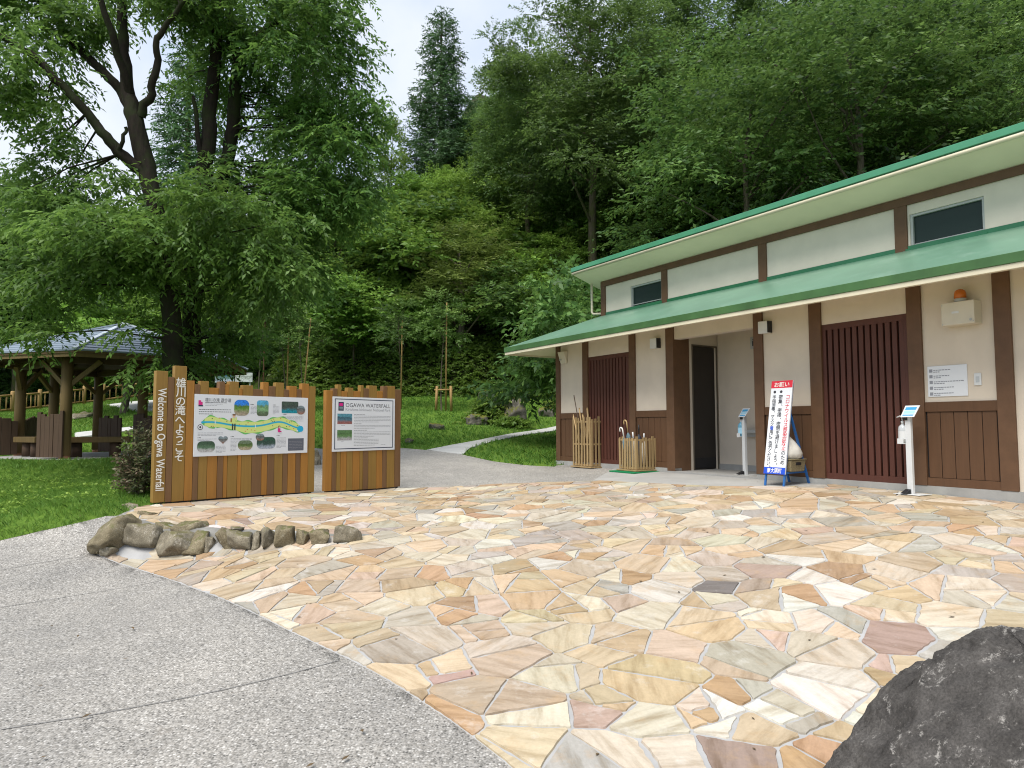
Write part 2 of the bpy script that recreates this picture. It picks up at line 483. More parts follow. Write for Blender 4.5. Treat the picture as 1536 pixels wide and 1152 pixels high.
def lawn_mat():
    t = NT('lawn').set(.95, .1)
    v = t.coords()
    n = t.noise(v, 1.1, 6, .6); nf = t.noise(v, 38, 5, .75); n3 = t.noise(v, 6, 5, .65)
    col = t.ramp(nf, [(.3, (.07, .125, .016)), (.55, (.125, .215, .030)), (.75, (.20, .29, .055))])
    f = t.ramp(n3, [(.56, (0, 0, 0)), (.72, (1, 1, 1))])
    col = t.mix(t.math('MULTIPLY', f, .35), col, (.13, .12, .045))
    col = t.mix(t.math('MULTIPLY', n, .35), col, (.035, .10, .015))
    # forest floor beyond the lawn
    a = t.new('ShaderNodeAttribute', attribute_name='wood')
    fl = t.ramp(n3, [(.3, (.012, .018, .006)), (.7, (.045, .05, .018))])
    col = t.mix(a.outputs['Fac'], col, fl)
    t.base(col); t.bump(nf, .8, .03); return t.mat
M['lawn'] = lawn_mat()
def aggregate():
    t = NT('exposed_aggregate').set(.75, .3)
    v = t.coords()
    vo = t.new('ShaderNodeTexVoronoi'); vo.inputs['Scale'].default_value = 72; t.link(v, vo.inputs['Vector'])
    vo2 = t.new('ShaderNodeTexVoronoi'); vo2.inputs['Scale'].default_value = 120; t.link(v, vo2.inputs['Vector'])
    sep = t.new('ShaderNodeSeparateColor'); t.link(vo.outputs['Color'], sep.inputs[0])
    pal = t.ramp(sep.outputs[0], [(0, (.13, .125, .12)), (.25, (.30, .285, .26)), (.55, (.44, .415, .38)), (.8, (.58, .555, .52)), (1., (.80, .78, .75))])
    sep2 = t.new('ShaderNodeSeparateColor'); t.link(vo2.outputs['Color'], sep2.inputs[0])
    pal2 = t.ramp(sep2.outputs[1], [(0, (.24, .23, .215)), (1, (.56, .54, .51))])
    e = t.ramp(vo.outputs['Distance'], [(.30, (0, 0, 0)), (.62, (1, 1, 1))])
    col = t.mix(e, pal, pal2)
    nb = t.noise(v, .9, 6, .65)
    col = t.mix(1.0, col, t.ramp(nb, [(.3, (.52, .52, .52)), (.65, (.75, .74, .72))]), 'MULTIPLY')
    st = t.ramp(t.noise(v, 2.6, 7, .7), [(.64, (0, 0, 0)), (.74, (1, 1, 1))])
    col = t.mix(t.math('MULTIPLY', st, .35), col, (.16, .12, .08))
    t.base(col)
    t.bump(t.math('SUBTRACT', 1.0, vo.outputs['Distance']), .7, .006); return t.mat
M['aggregate'] = aggregate()
def stone_mat():
    t = NT('flagstone').set(.62, .35)
    a = t.new('ShaderNodeAttribute', attribute_name='tint'); s = t.new('ShaderNodeAttribute', attribute_name='suv')
    m = t.new('ShaderNodeMapping'); m.inputs['Scale'].default_value = (1.6, 9, 1); t.link(s.outputs['Vector'], m.inputs[0])
    n = t.noise(m.outputs[0], 1.5, 7, .62)
    m2 = t.new('ShaderNodeMapping'); m2.inputs['Scale'].default_value = (1, 1, 1); t.link(s.outputs['Vector'], m2.inputs[0])
    n2 = t.noise(m2.outputs[0], 4.2, 7, .68); n3 = t.noise(m2.outputs[0], 45, 4, .7)
    lum = t.ramp(n, [(.28, (.64, .58, .50)), (.5, (1, 1, 1)), (.72, (1.18, 1.18, 1.2))])
    col = t.mix(1.0, a.outputs['Color'], lum, 'MULTIPLY')
    f = t.ramp(n2, [(.54, (0, 0, 0)), (.72, (1, 1, 1))])
    col = t.mix(t.math('MULTIPLY', f, .5), col, (.42, .27, .13))
    f2 = t.ramp(n2, [(.26, (1, 1, 1)), (.42, (0, 0, 0))])
    col = t.mix(t.math('MULTIPLY', f2, .45), col, (.64, .63, .60))
    col = t.mix(1.0, col, t.ramp(n3, [(.3, (.90, .90, .90)), (.7, (1.05, 1.05, 1.05))]), 'MULTIPLY')
    t.base(col); t.bump(t.math('ADD', n, t.math('MULTIPLY', n3, .3)), .35, .008); return t.mat
M['flagstone'] = stone_mat()
M['path'] = paint('path_concrete', (.45, .45, .435), .85, .10, 2.5, .3, .2, 60)
M['joint'] = flat('joint_dark', (.19, .185, .18), .9)
def photo_mat(nm, sky_c, mid_c, low_c, sc=25):
    t = NT(nm).set(.35, .4)
    sx = t.new('ShaderNodeSeparateXYZ'); t.link(t.tc.outputs['Generated'], sx.inputs[0])
    n = t.noise(t.coords(), sc, 5, .7)
    f = t.math('ADD', sx.outputs[2], t.math('MULTIPLY', t.math('SUBTRACT', n, .5), .5))
    col = t.ramp(f, [(.15, low_c), (.42, mid_c), (.62, tuple(x * .7 for x in mid_c)), (.72, sky_c)])
    n2 = t.noise(t.coords(), sc * 3, 4, .7)
    col = t.mix(1., col, t.ramp(n2, [(.35, (.55, .55, .55)), (.65, (1.35, 1.35, 1.35))]), 'MULTIPLY')
    t.base(col); return t.mat
M['ph_a'] = photo_mat('print_photo_valley', (.03, .22, .75), (.12, .25, .05), (.35, .30, .22))
M['ph_b'] = photo_mat('print_photo_lake', (.10, .40, .62), (.20, .38, .18), (.10, .14, .08))
M['ph_c'] = photo_mat('print_photo_pool', (.06, .09, .07), (.07, .10, .09), (.01, .26, .34))
M['ph_d'] = photo_mat('print_photo_fall', (.20, .26, .28), (.16, .17, .17), (.30, .16, .12))
M['ph_e'] = photo_mat('print_photo_river', (.05, .10, .06), (.10, .19, .11), (.42, .42, .42))
M['ph_f'] = photo_mat('print_photo_wood', (.14, .20, .12), (.10, .17, .05), (.42, .36, .24))
M['ph_g'] = photo_mat('print_photo_stream', (.03, .09, .06), (.04, .09, .07), (.35, .40, .48))
M['ph_h'] = photo_mat('print_photo_gorge', (.10, .28, .36), (.08, .18, .24), (.30, .12, .11))
M['ph_i'] = photo_mat('print_photo_falls', (.10, .20, .08), (.12, .24, .09), (.40, .38, .40))
M['panel_grey'] = flat('print_grey_panel', (.11, .12, .15), .4)
# ------------------------------------------------------------------ ground
def axis(fine0, fine1, step, lo, hi):
    a = list(np.arange(fine0, fine1 + 1e-6, step)); d = step
    x = fine0
    while x > lo:
        d *= 1.22; x -= d; a.insert(0, x)
    x = a[-1]; d = step
    while x < hi:
        d *= 1.22; x += d; a.append(x)
    return np.array(a)
def clip_half(poly, nx, ny, c):           # keep nx*x+ny*y <= c
    out = []
    n = len(poly)
    for i in range(n):
        ax, ay = poly[i]; bx, by = poly[(i + 1) % n]
        da = nx * ax + ny * ay - c; db = nx * bx + ny * by - c
        if da <= 0: out.append((ax, ay))
        if (da < 0 < db) or (db < 0 < da):
            t = da / (da - db); out.append((ax + (bx - ax) * t, ay + (by - ay) * t))
    return out
def inside_np(poly, x, y):
    r = np.zeros(x.shape, bool); n = len(poly)
    for i in range(n):
        ax, ay = poly[i]; bx, by = poly[(i + 1) % n]
        c = ((ay > y) != (by > y)) & (x < (bx - ax) * (y - ay) / ((by - ay) if by != ay else 1e-9) + ax)
        r ^= c
    return r
def smooth_poly(pts, it=2):               # Chaikin on an open line
    for _ in range(it):
        q = [pts[0]]
        for a, b in zip(pts[:-1], pts[1:]):
            q += [(a[0] * .75 + b[0] * .25, a[1] * .75 + b[1] * .25), (a[0] * .25 + b[0] * .75, a[1] * .25 + b[1] * .75)]
        q.append(pts[-1]); pts = q
    return pts
def g2(*pp):
    return [(lambda p: (p.x, p.y))(G(a, b)) for a, b in pp]
def b2(*pp):
    return [(lambda p: (p.x, p.y))(bl(s, d)) for s, d in pp]
def sheet(name, poly, mat, off, step=.25, skirt=.12, kind='structure'):
    xs = [p[0] for p in poly]; ys = [p[1] for p in poly]
    V, F = [], []
    for ix in range(int(math.floor(min(xs) / step)), int(math.ceil(max(xs) / step))):
        x0, x1 = ix * step, (ix + 1) * step
        colp = clip_half(clip_half(poly, -1, 0, -x0), 1, 0, x1)
        if len(colp) < 3: continue
        for iy in range(int(math.floor(min(p[1] for p in colp) / step)), int(math.ceil(max(p[1] for p in colp) / step))):
            y0, y1 = iy * step, (iy + 1) * step
            q = clip_half(clip_half(colp, 0, -1, -y0), 0, 1, y1)
            q = [q[i] for i in range(len(q)) if abs(q[i][0] - q[i - 1][0]) + abs(q[i][1] - q[i - 1][1]) > 1e-5]
            if len(q) < 3: continue
            F.append(tuple(range(len(V), len(V) + len(q)))); V += q
    A = np.array(V); z = gz_np(A[:, 0], A[:, 1]) + off
    V3 = [(a[0], a[1], zz) for a, zz in zip(V, z)]
    # skirt along the edge
    n = len(poly)
    ed = []
    for i in range(n):
        a, b = poly[i], poly[(i + 1) % n]; k = max(1, int(math.hypot(b[0] - a[0], b[1] - a[1]) / step))
        ed += [(a[0] + (b[0] - a[0]) * j / k, a[1] + (b[1] - a[1]) * j / k) for j in range(k)]
    E = np.array(ed); ze = gz_np(E[:, 0], E[:, 1]) + off
    i0 = len(V3)
    for p, zz in zip(ed, ze): V3 += [(p[0], p[1], zz), (p[0], p[1], zz - skirt)]
    m = len(ed)
    for i in range(m):
        j = (i + 1) % m; F.append((i0 + 2 * i, i0 + 2 * j, i0 + 2 * j + 1, i0 + 2 * i + 1))
    mb = MB(); mb.v = V3; mb.f = F; mb.m = [0] * len(F); mb.sm = [False] * len(F)
    me = bpy.data.meshes.new(name); me.from_pydata(V3, [], F); me.materials.append(mat)
    bm = bmesh.new(); bm.from_mesh(me); bmesh.ops.remove_doubles(bm, verts=bm.verts, dist=1e-4)
    bmesh.ops.recalc_face_normals(bm, faces=bm.faces)
    for f in bm.faces: f.smooth = True
    bm.to_mesh(me); bm.free()
    o = bpy.data.objects.new(name, me); COL.objects.link(o)
    return tag(o, kind=kind)

# outline of the sign's base line in the world
SA = at(228, 757, 8.1)
SV = Vector((0.62975, 0.77680, 0))
# edge between washed aggregate and flagstones
edge_pave = smooth_poly(g2((146, 832), (240, 861), (320, 894), (400, 931), (480, 969), (560, 1007), (650, 1064), (700, 1099), (768, 1152)) + [(.5, 2.2), (1.1, 1.3), (2.2, .2), (3.5, -1.5)], 2)
top_front = g2((600, 733), (740, 727), (900, 722), (1000, 727), (1080, 731), (1180, 731), (1250, 728))
bwall = b2((6.1, -.035), (8.0, -.035), (13.0, -.035))
sign_line = [(SA.x + SV.x * t, SA.y + SV.y * t) for t in (4.0, 3.85, 3.0, 2.0, 1.0, .0)]
left_end = g2((205, 762), (172, 790), (150, 818))
poly_pave = edge_pave + [(9.5, -1.5)] + list(reversed(bwall)) + list(reversed(top_front)) + sign_line[1:] + left_end
grass_edge = g2((-260, 868), (-120, 835), (0, 811), (60, 797), (120, 784), (175, 774))
poly_agg = [edge_pave[-1], (-9.5, -1.5), (-9.5, grass_edge[0][1])] + grass_edge + list(reversed(left_end))[0:0] + left_end[0:2] + edge_pave
gravel_top = g2((380, 676), (480, 673), (600, 672), (640, 675), (694, 682), (740, 692), (790, 698), (832, 700))
apron_edge = g2((922, 703), (905, 712), (888, 722))
poly_gravel = gravel_top + b2((0, -.035), (1.9, -.035)) + apron_edge + list(reversed(top_front[:2])) + sign_line[:4]
poly_apron = b2((1.9, -.035), (6.1, -.035)) + list(reversed(top_front[2:])) + list(reversed(apron_edge))
poly_path = g2((640, 675), (680, 667), (720, 660), (770, 650), (836, 639)) + [(1.55, 22.0), (6, 27.0), (6.6, 26.2), (2.6, 20.4)] + g2((836, 645), (790, 652), (740, 662), (705, 672), (694, 682))
poly_plot = None
path_l1 = g2((112, 649), (160, 644), (200, 640), (262, 634), (330, 630), (330, 635), (262, 640), (200, 645), (160, 650), (112, 656))
path_l2 = g2((152, 608), (200, 602), (260, 599), (330, 597), (330, 606), (262, 613), (215, 619), (180, 613))
slab_c = Vector((-9.75, 17.05))
poly_slab = [(slab_c.x + 2.75 * math.cos(R(281.5 + 60 * k)), slab_c.y + 2.75 * math.sin(R(281.5 + 60 * k))) for k in range(6)]
def holes(x, y):
    m = np.zeros(x.shape, bool)
    for p in (poly_pave, poly_agg, poly_gravel, poly_apron, poly_path, path_l1, path_l2, poly_slab, b2((-.1, 0), (13.2, 0), (13.2, 5.2), (-.1, 5.2))):
        m |= inside_np(p, x, y)
    return m
XA = axis(-14, 9, .2, -260, 260); YA = axis(-2, 31, .2, -60, 320)
gx, gy = np.meshgrid(XA, YA, indexing='ij')
gzz = gz_np(gx, gy)
hm = holes(gx, gy)
nzv = 0.05 * np.sin(gx * 1.7 + 1.3 * np.sin(gy * .9)) * np.sin(gy * 1.4 + gx * .4)
gzt = gzz + np.where(hm, -.09, np.where((gy > 9) & (gx > -13), nzv * .5, 0) - .004)
nx_, ny_ = gx.shape
idx = np.arange(nx_ * ny_).reshape(nx_, ny_)
Fg = np.stack([idx[:-1, :-1], idx[1:, :-1], idx[1:, 1:], idx[:-1, 1:]], -1).reshape(-1, 4)
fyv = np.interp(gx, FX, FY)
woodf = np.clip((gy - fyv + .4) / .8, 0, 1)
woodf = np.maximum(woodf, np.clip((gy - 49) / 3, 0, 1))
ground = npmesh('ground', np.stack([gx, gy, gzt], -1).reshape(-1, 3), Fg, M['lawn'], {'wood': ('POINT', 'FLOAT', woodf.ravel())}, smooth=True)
tag(ground, kind='structure')

sheet('aggregate_pavement', poly_agg, M['aggregate'], .002)
sheet('gravel_path', poly_gravel, M['aggregate'], .000)
sheet('concrete_apron', poly_apron, M['apron'], .004)
sheet('concrete_path', poly_path, M['path'], .008)
sheet('lawn_path', path_l1, M['path'], .008)
sheet('upper_path', path_l2, M['path'], .008)
sheet('pavilion_floor', poly_slab, M['concrete'], .03)
sheet('paving_mortar', poly_pave, M['mortar'], .006)

# joints in the aggregate pavement
def strip(name, line, w, mat, off):
    line = smooth_poly(line, 1)
    pts = []
    for a, b in zip(line[:-1], line[1:]):
        k = max(1, int(math.hypot(b[0] - a[0], b[1] - a[1]) / .15))
        pts += [(a[0] + (b[0] - a[0]) * j / k, a[1] + (b[1] - a[1]) * j / k) for j in range(k)]
    pts.append(line[-1])
    V, F = [], []
    for i, p in enumerate(pts):
        a, b = pts[max(0, i - 1)], pts[min(len(pts) - 1, i + 1)]
        t = Vector((b[0] - a[0], b[1] - a[1])).normalized(); n = Vector((-t.y, t.x)) * w / 2
        for s in (-1, 1):
            q = (p[0] + n.x * s, p[1] + n.y * s); V.append((q[0], q[1], gz(*q) + off))
    for i in range(len(pts) - 1): F.append((2 * i, 2 * i + 1, 2 * i + 3, 2 * i + 2))
    o = npmesh(name, V, F, mat, smooth=True)
    return tag(o, kind='structure')
strip('pavement_joint', g2((0, 1096), (150, 1072), (300, 1044), (420, 1016), (508, 992)), .007, M['joint'], .0065)
strip('pavement_joint', g2((0, 912), (120, 892), (240, 872)), .007, M['joint'], .0065)
strip('pavement_joint', g2((0, 856), (70, 843), (146, 832)), .007, M['joint'], .0065)

# ------------------------------------------------------------------ flagstones
def flagstones():
    rg = np.random.default_rng(11)
    poly = poly_pave
    P = np.array(poly)
    x0, y0 = P.min(0) - .3; x1, y1 = P.max(0) + .3
    x0 = max(x0, -5); x1 = min(x1, 9); y0 = max(y0, .6)
    # coarse cells by dart throwing, each broken further by straight cuts below
    pts = []; cell = .5; gridd = {}; rad = []
    for it in range(22000):
        x = rg.uniform(x0, x1); y = rg.uniform(y0, y1); r = .84 * rg.choice((.13, .17, .21, .26, .33), p=(.16, .22, .26, .22, .14)) * rg.uniform(.9, 1.1)
        ci, cj = int(x / cell), int(y / cell); ok = True
        for i in range(ci - 2, ci + 3):
            for j in range(cj - 2, cj + 3):
                for k in gridd.get((i, j), ()):
                    if (pts[k][0] - x) ** 2 + (pts[k][1] - y) ** 2 < ((rad[k] + r) * .9) ** 2: ok = False; break
                if not ok: break
            if not ok: break
        if ok:
            gridd.setdefault((ci, cj), []).append(len(pts)); pts.append((x, y)); rad.append(r)
    pts = np.array(pts); rad = np.array(rad)
    ins = inside_np(poly, pts[:, 0], pts[:, 1])
    def area(q): return 0.5 * sum(a[0] * b[1] - b[0] * a[1] for a, b in zip(q, q[1:] + q[:1]))
    def shatter(q, target, depth=0):
        A = abs(area(q))
        if A < target or depth > 6: return [q]
        c = np.mean(q, 0); d = np.array(q) - c
        w_, v_ = np.linalg.eigh(d.T @ d)
        th = math.atan2(v_[1, 1], v_[0, 1]) + rg.normal(0, .42)      # cut across the long way, roughly
        n = (math.cos(th), math.sin(th)); L = math.sqrt(A)
        o = n[0] * c[0] + n[1] * c[1] + rg.normal(0, .13) * L; gp = rg.uniform(.0015, .0045)
        out = []
        for h in (clip_half(q, n[0], n[1], o - gp), clip_half(q, -n[0], -n[1], -o - gp)):
            if len(h) >= 3: out += shatter(h, target * rg.uniform(.75, 1.3), depth + 1)
        return out
    pal = [((.62, .52, .35), 24), ((.68, .62, .49), 20), ((.57, .43, .26), 15), ((.62, .49, .34), 13), ((.57, .44, .34), 6), ((.52, .485, .41), 16),
           ((.50, .33, .18), 7), ((.72, .70, .63), 11), ((.45, .33, .28), 2.2), ((.44, .425, .385), 5), ((.17, .165, .165), .7)]
    pw = np.array([w for _, w in pal], float); pw /= pw.sum()
    V, F, S, T = [], [], [], []
    wall_t = (WA - WB).normalized(); wall_L = (WA - WB).length
    PB = P
    for i in range(len(pts)):
        c = pts[i]
        # cheap reject: seed far outside
        if not ins[i]:
            d = np.min(np.hypot(PB[:, 0] - c[0], PB[:, 1] - c[1]))
            if d > 1.0: continue
        d2 = ((pts - c) ** 2).sum(1)
        nb = np.argsort(d2)[1:26]
        q = [(c[0] - 1.2, c[1] - 1.2), (c[0] + 1.2, c[1] - 1.2), (c[0] + 1.2, c[1] + 1.2), (c[0] - 1.2, c[1] + 1.2)]
        gap = rg.uniform(.0015, .0045)
        for k in nb:
            n = pts[k] - c; L = math.sqrt(n @ n); n = n / L
            off = (L * L + (rad[i] ** 2 - rad[k] ** 2) * .9) / (2 * L) - gap
            ang = rg.normal(0, .0)
            q = clip_half(q, n[0], n[1], n @ c + off)
            if len(q) < 3: break
        if len(q) < 3: continue
        qa = np.array(q)
        full = inside_np(poly, qa[:, 0], qa[:, 1])
        if not full.all():
            sub = list(poly)
            for a, b in zip(q, q[1:] + q[:1]):      # q is ccw convex: clip the outline by it
                ex, ey = b[0] - a[0], b[1] - a[1]
                sub = clip_half(sub, ey, -ex, ey * a[0] - ex * a[1])
                if len(sub) < 3: break
            if len(sub) < 3: continue
            q = sub
        pieces = shatter(q, .115 * rg.uniform(.4, 1.6))
        for q in pieces:
            if len(q) < 3: continue
            A = 0.5 * sum(a[0] * b[1] - b[0] * a[1] for a, b in zip(q, q[1:] + q[:1]))
            if A < .0035: continue
            cx, cyy = np.mean(q, 0)
            a_ = (cx - WB.x) * wall_t.x + (cyy - WB.y) * wall_t.y
            ds = (cx - WB.x) * wall_t.y - (cyy - WB.y) * wall_t.x
            if 0.0 < a_ < wall_L + .4 and 0.12 < ds < .27: continue
            # chamfer corners, roughen edges
            r = []
            n = len(q)
            for j in range(n):
                pa, pb, pc = np.array(q[j - 1]), np.array(q[j]), np.array(q[(j + 1) % n])
                la, lc = np.linalg.norm(pa - pb), np.linalg.norm(pc - pb)
                if la < 1e-4 or lc < 1e-4: continue
                k = rg.uniform(.004, .022)
                r.append(pb + (pa - pb) / la * min(k, la * .3)); r.append(pb + (pc - pb) / lc * min(k, lc * .3))
            rr = []
            n = len(r)
            for j in range(n):
                a, b = r[j], r[(j + 1) % n]; L = np.linalg.norm(b - a)
                rr.append(a)
                kk = int(L / .045)
                if kk >= 1:
                    bow = rg.uniform(-.001, .009) * min(1, L / .25); fr = rg.uniform(1, 3)
                    nrm = np.array([b[1] - a[1], a[0] - b[0]]) / L
                    for m in range(1, kk + 1):
                        rr.append(a + (b - a) * m / (kk + 1) - nrm * (abs(rg.normal(0, .0028)) + bow * abs(math.sin(math.pi * fr * m / (kk + 1)))))
            if len(rr) < 3: continue
            rr = np.array(rr)
            z = gz_np(rr[:, 0], rr[:, 1])
            cc = rr.mean(0)
            tilt = rg.normal(0, .007, 2)
            ztop = z + .0125 + rg.uniform(0, .004) + (rr - cc) @ tilt
            inn = cc + (rr - cc) * (1 - .006 / np.maximum(.03, np.linalg.norm(rr - cc, axis=1, keepdims=True)))
            i0 = len(V); n = len(rr)
            th = rg.uniform(0, math.pi); ct, st = math.cos(th), math.sin(th); of = rg.uniform(-50, 50, 3)
            base = np.array(pal[rg.choice(len(pal), p=pw)][0]); base = np.array((.60, .505, .37)) * .12 + base * .88; base = base * np.array((1.01, .975, .955)); lum_ = base.mean(); base = lum_ + (base - lum_) * .96; base = np.clip(base * .70 * rg.uniform(.82, 1.14) * (1 + rg.normal(0, .022, 3)), 0.02, .8)
            for ring in (0, 1):
                pp = inn if ring == 0 else rr
                zz = ztop if ring == 0 else z - .004
                for (x, y), h in zip(pp, zz):
                    V.append((x, y, h)); S.append((x * ct - y * st + of[0], x * st + y * ct + of[1], of[2])); T.append((*base, 1))
            F.append(tuple(range(i0, i0 + n)))
            for j in range(n):
                k = (j + 1) % n; F.append((i0 + n + j, i0 + n + k, i0 + k, i0 + j))
    me = bpy.data.meshes.new('flagstone_paving'); me.from_pydata(V, [], F); me.materials.append(M['flagstone'])
    a = me.attributes.new('suv', 'FLOAT_VECTOR', 'POINT'); a.data.foreach_set('vector', np.array(S, np.float32).ravel())
    a = me.attributes.new('tint', 'FLOAT_COLOR', 'POINT'); a.data.foreach_set('color', np.array(T, np.float32).ravel())
    o = bpy.data.objects.new('flagstone_paving', me); COL.objects.link(o)
    tag(o, kind='structure')
    print('stones', len(F), len(V))
flagstones()

# ------------------------------------------------------------------ rocks
def rock_mesh(name, rad, seed, mat, npt=22, sub=3, rough=.05, smo=.10):
    rg = np.random.default_rng(seed)
    bm = bmesh.new()
    for _ in range(npt):
        d = rg.normal(0, 1, 3); d /= np.linalg.norm(d)
        d *= rg.uniform(.82, 1.06)
        d = np.sign(d) * np.abs(d) ** .55
        bm.verts.new((d[0] * rad[0], d[1] * rad[1], d[2] * rad[2]))
    r = bmesh.ops.convex_hull(bm, input=bm.verts)
    bmesh.ops.delete(bm, geom=list({g for g in list(r['geom_interior']) + list(r['geom_unused']) if isinstance(g, bmesh.types.BMVert)}), context='VERTS')
    m = sum(rad) / 3
    for k in range(sub):
        bmesh.ops.subdivide_edges(bm, edges=bm.edges, cuts=1, use_grid_fill=True, smooth=0)
        bmesh.ops.triangulate(bm, faces=[f for f in bm.faces if len(f.verts) > 4])
        if k < 2: bmesh.ops.smooth_vert(bm, verts=bm.verts, factor=smo, use_axis_x=True, use_axis_y=True, use_axis_z=True)
    bm.normal_update()
    for v in bm.verts:
        q = v.co / m + Vector((seed * 3.1, 0, 0))
        h = mnoise.fractal(q * 1.6, 1.0, 2.0, 5) * rough * 1.6 + (abs(mnoise.noise(q * 3.5)) - .2) * rough
        v.co += v.normal * h * m
    for k in range(3):
        lo_, hi_ = min(v.co[k] for v in bm.verts), max(v.co[k] for v in bm.verts)
        for v in bm.verts: v.co[k] = (v.co[k] - (lo_ + hi_) / 2) * 2 * rad[k] / (hi_ - lo_)
    for f in bm.faces: f.smooth = True
    me = bpy.data.meshes.new(name); bm.to_mesh(me); bm.free(); me.materials.append(mat)
    return me
def rock(name, loc, rad, seed, mat, rz=0, **kw):
    me = rock_mesh(name, rad, seed, mat, **kw)
    o = bpy.data.objects.new(name, me); COL.objects.link(o); o.location = loc; o.rotation_euler = (0, 0, rz)
    return o
# px x0,x1,y0,y1, distance (None = stands on the lower ground), grey?, label
WR = [(149, 198, 777, 828, 6.93, 0, 'largest upright brown-green rock at the left end of the low rock wall'),
      (186, 205, 770, 792, 7.45, 0, 'small mossy rock wedged on top of the left end of the rock wall'),
      (206, 237, 770, 790, 7.5, 0, 'flat-topped rock highest on the rock wall just below the wooden map board'),
      (198, 215, 778, 798, 7.35, 0, 'small triangular rock between the two top rocks at the left end of the wall'),
      (191, 240, 789, 824, 6.93, 1, 'pale sloping grey-green rock second from the left in the bottom row of the wall'),
      (238, 263, 785, 801, 7.1, 0, 'small squat rock beside the long flat rock in the upper row of the wall'),
      (261, 310, 783, 803, 7.1, 0, 'long flat mossy rock in the upper row of the rock wall'),
      (235, 292, 799, 834, None, 1, 'broad grey block in the bottom row under the long flat rock'),
      (282, 313, 798, 831, None, 0, 'dark wedge-shaped rock right of the broad grey block in the rock wall'),
      (309, 324, 808, 829, None, 1, 'narrow pale rock filling the mortar gap in the middle of the wall'),
      (324, 349, 796, 827, None, 0, 'dark brown blocky rock right of the mortar gap in the rock wall'),
      (342, 383, 799, 827, None, 1, 'wide brown-grey rock right of the dark blocky rock in the wall'),
      (378, 393, 800, 825, None, 1, 'thin grey rock squeezed in the middle of the rock wall'),
      (389, 417, 795, 825, None, 1, 'grey leaning rock right of the thin squeezed rock in the wall'),
      (415, 442, 792, 823, None, 0, 'dark lichened rock fourth from the right end of the wall'),
      (445, 463, 797, 819, None, 0, 'small pointed tan rock third from the right end of the wall'),
      (468, 495, 796, 818, None, 0, 'striped brown rock second from the right end of the wall'),
      (501, 542, 792, 815, None, 1, 'lone dark grey rock ending the rock wall on the right'),
      (144, 158, 818, 830, 6.85, 0, 'little dark stone at the foot of the far left rock'),
      (152, 177, 819, 833, 6.8, 1, 'low pale stone at the lower left foot of the rock wall'),
      (184, 209, 756, 771, 7.9, 1, 'grey stone beside the left foot of the wooden map board'),
      (352, 363, 790, 797, 7.0, 1, 'tiny grey stone set in the mortar above the middle of the wall'),
      (171, 184, 766, 778, 7.75, 0, 'small stone at the grass edge left of the top of the rock wall')]
for i, (x0, x1, y0, y1, Y, gr, lab) in enumerate(WR):
    cx, cyp = (x0 + x1) / 2, (y0 + y1) / 2
    if Y is None: Y = G(cx, y1).y + .08
    p = at(cx, cyp, Y)
    rx, rz = (x1 - x0) / 2 / F_ * Y * 1.08, (y1 - y0) / 2 / F_ * Y * 1.18
    o = rock('wall_rock', p, (rx, max(.10, min(rx, rz) * 1.25), rz * 1.06), 100 + i, M['rock_wall_grey'] if gr else M['rock_wall'], npt=13, rough=.06)
    o.rotation_euler = (R(-14), R(((i * 37) % 21) - 10), R(((i * 53) % 41) - 20))
    tag(o, lab, 'rock', 'rocks of the low wall below the map board')

M['wall_mortar'] = paint('wall_mortar', (.21, .205, .19), .95, .3, 9, .6, .1, 30)
# pale mortar bedding the wall rocks
V, F = [], []; ns, nt = 90, 8
for i in range(ns + 1):
    t = i / ns; c = WA.lerp(WB, t); dn = Vector((-(WB - WA).y, (WB - WA).x)).normalized()
    if dn.y < 0: dn = -dn
    for j in range(nt + 1):
        s_ = .05 + .34 * j / nt; x, y = c.x + dn.x * s_, c.y + dn.y * s_
        hgt = (.075 * math.sin(math.pi * min(1, j / nt * 1.15)) ** .7 * (1 - t * .55) if j < nt else 0) * (.75 + .5 * mnoise.noise(Vector((t * 14, j * .5, 3))))
        V.append((x, y, gz(x, y) - .01 + max(0, hgt)))
for i in range(ns):
    for j in range(nt): k = i * (nt + 1) + j; F.append((k, k + nt + 1, k + nt + 2, k + 1))
wm_ = npmesh('mortar_bed', np.array(V), np.array(F), M['wall_mortar'], smooth=True); tag(wm_, 'pale lumpy mortar band bedding the rocks of the low wall', 'mortar bed')
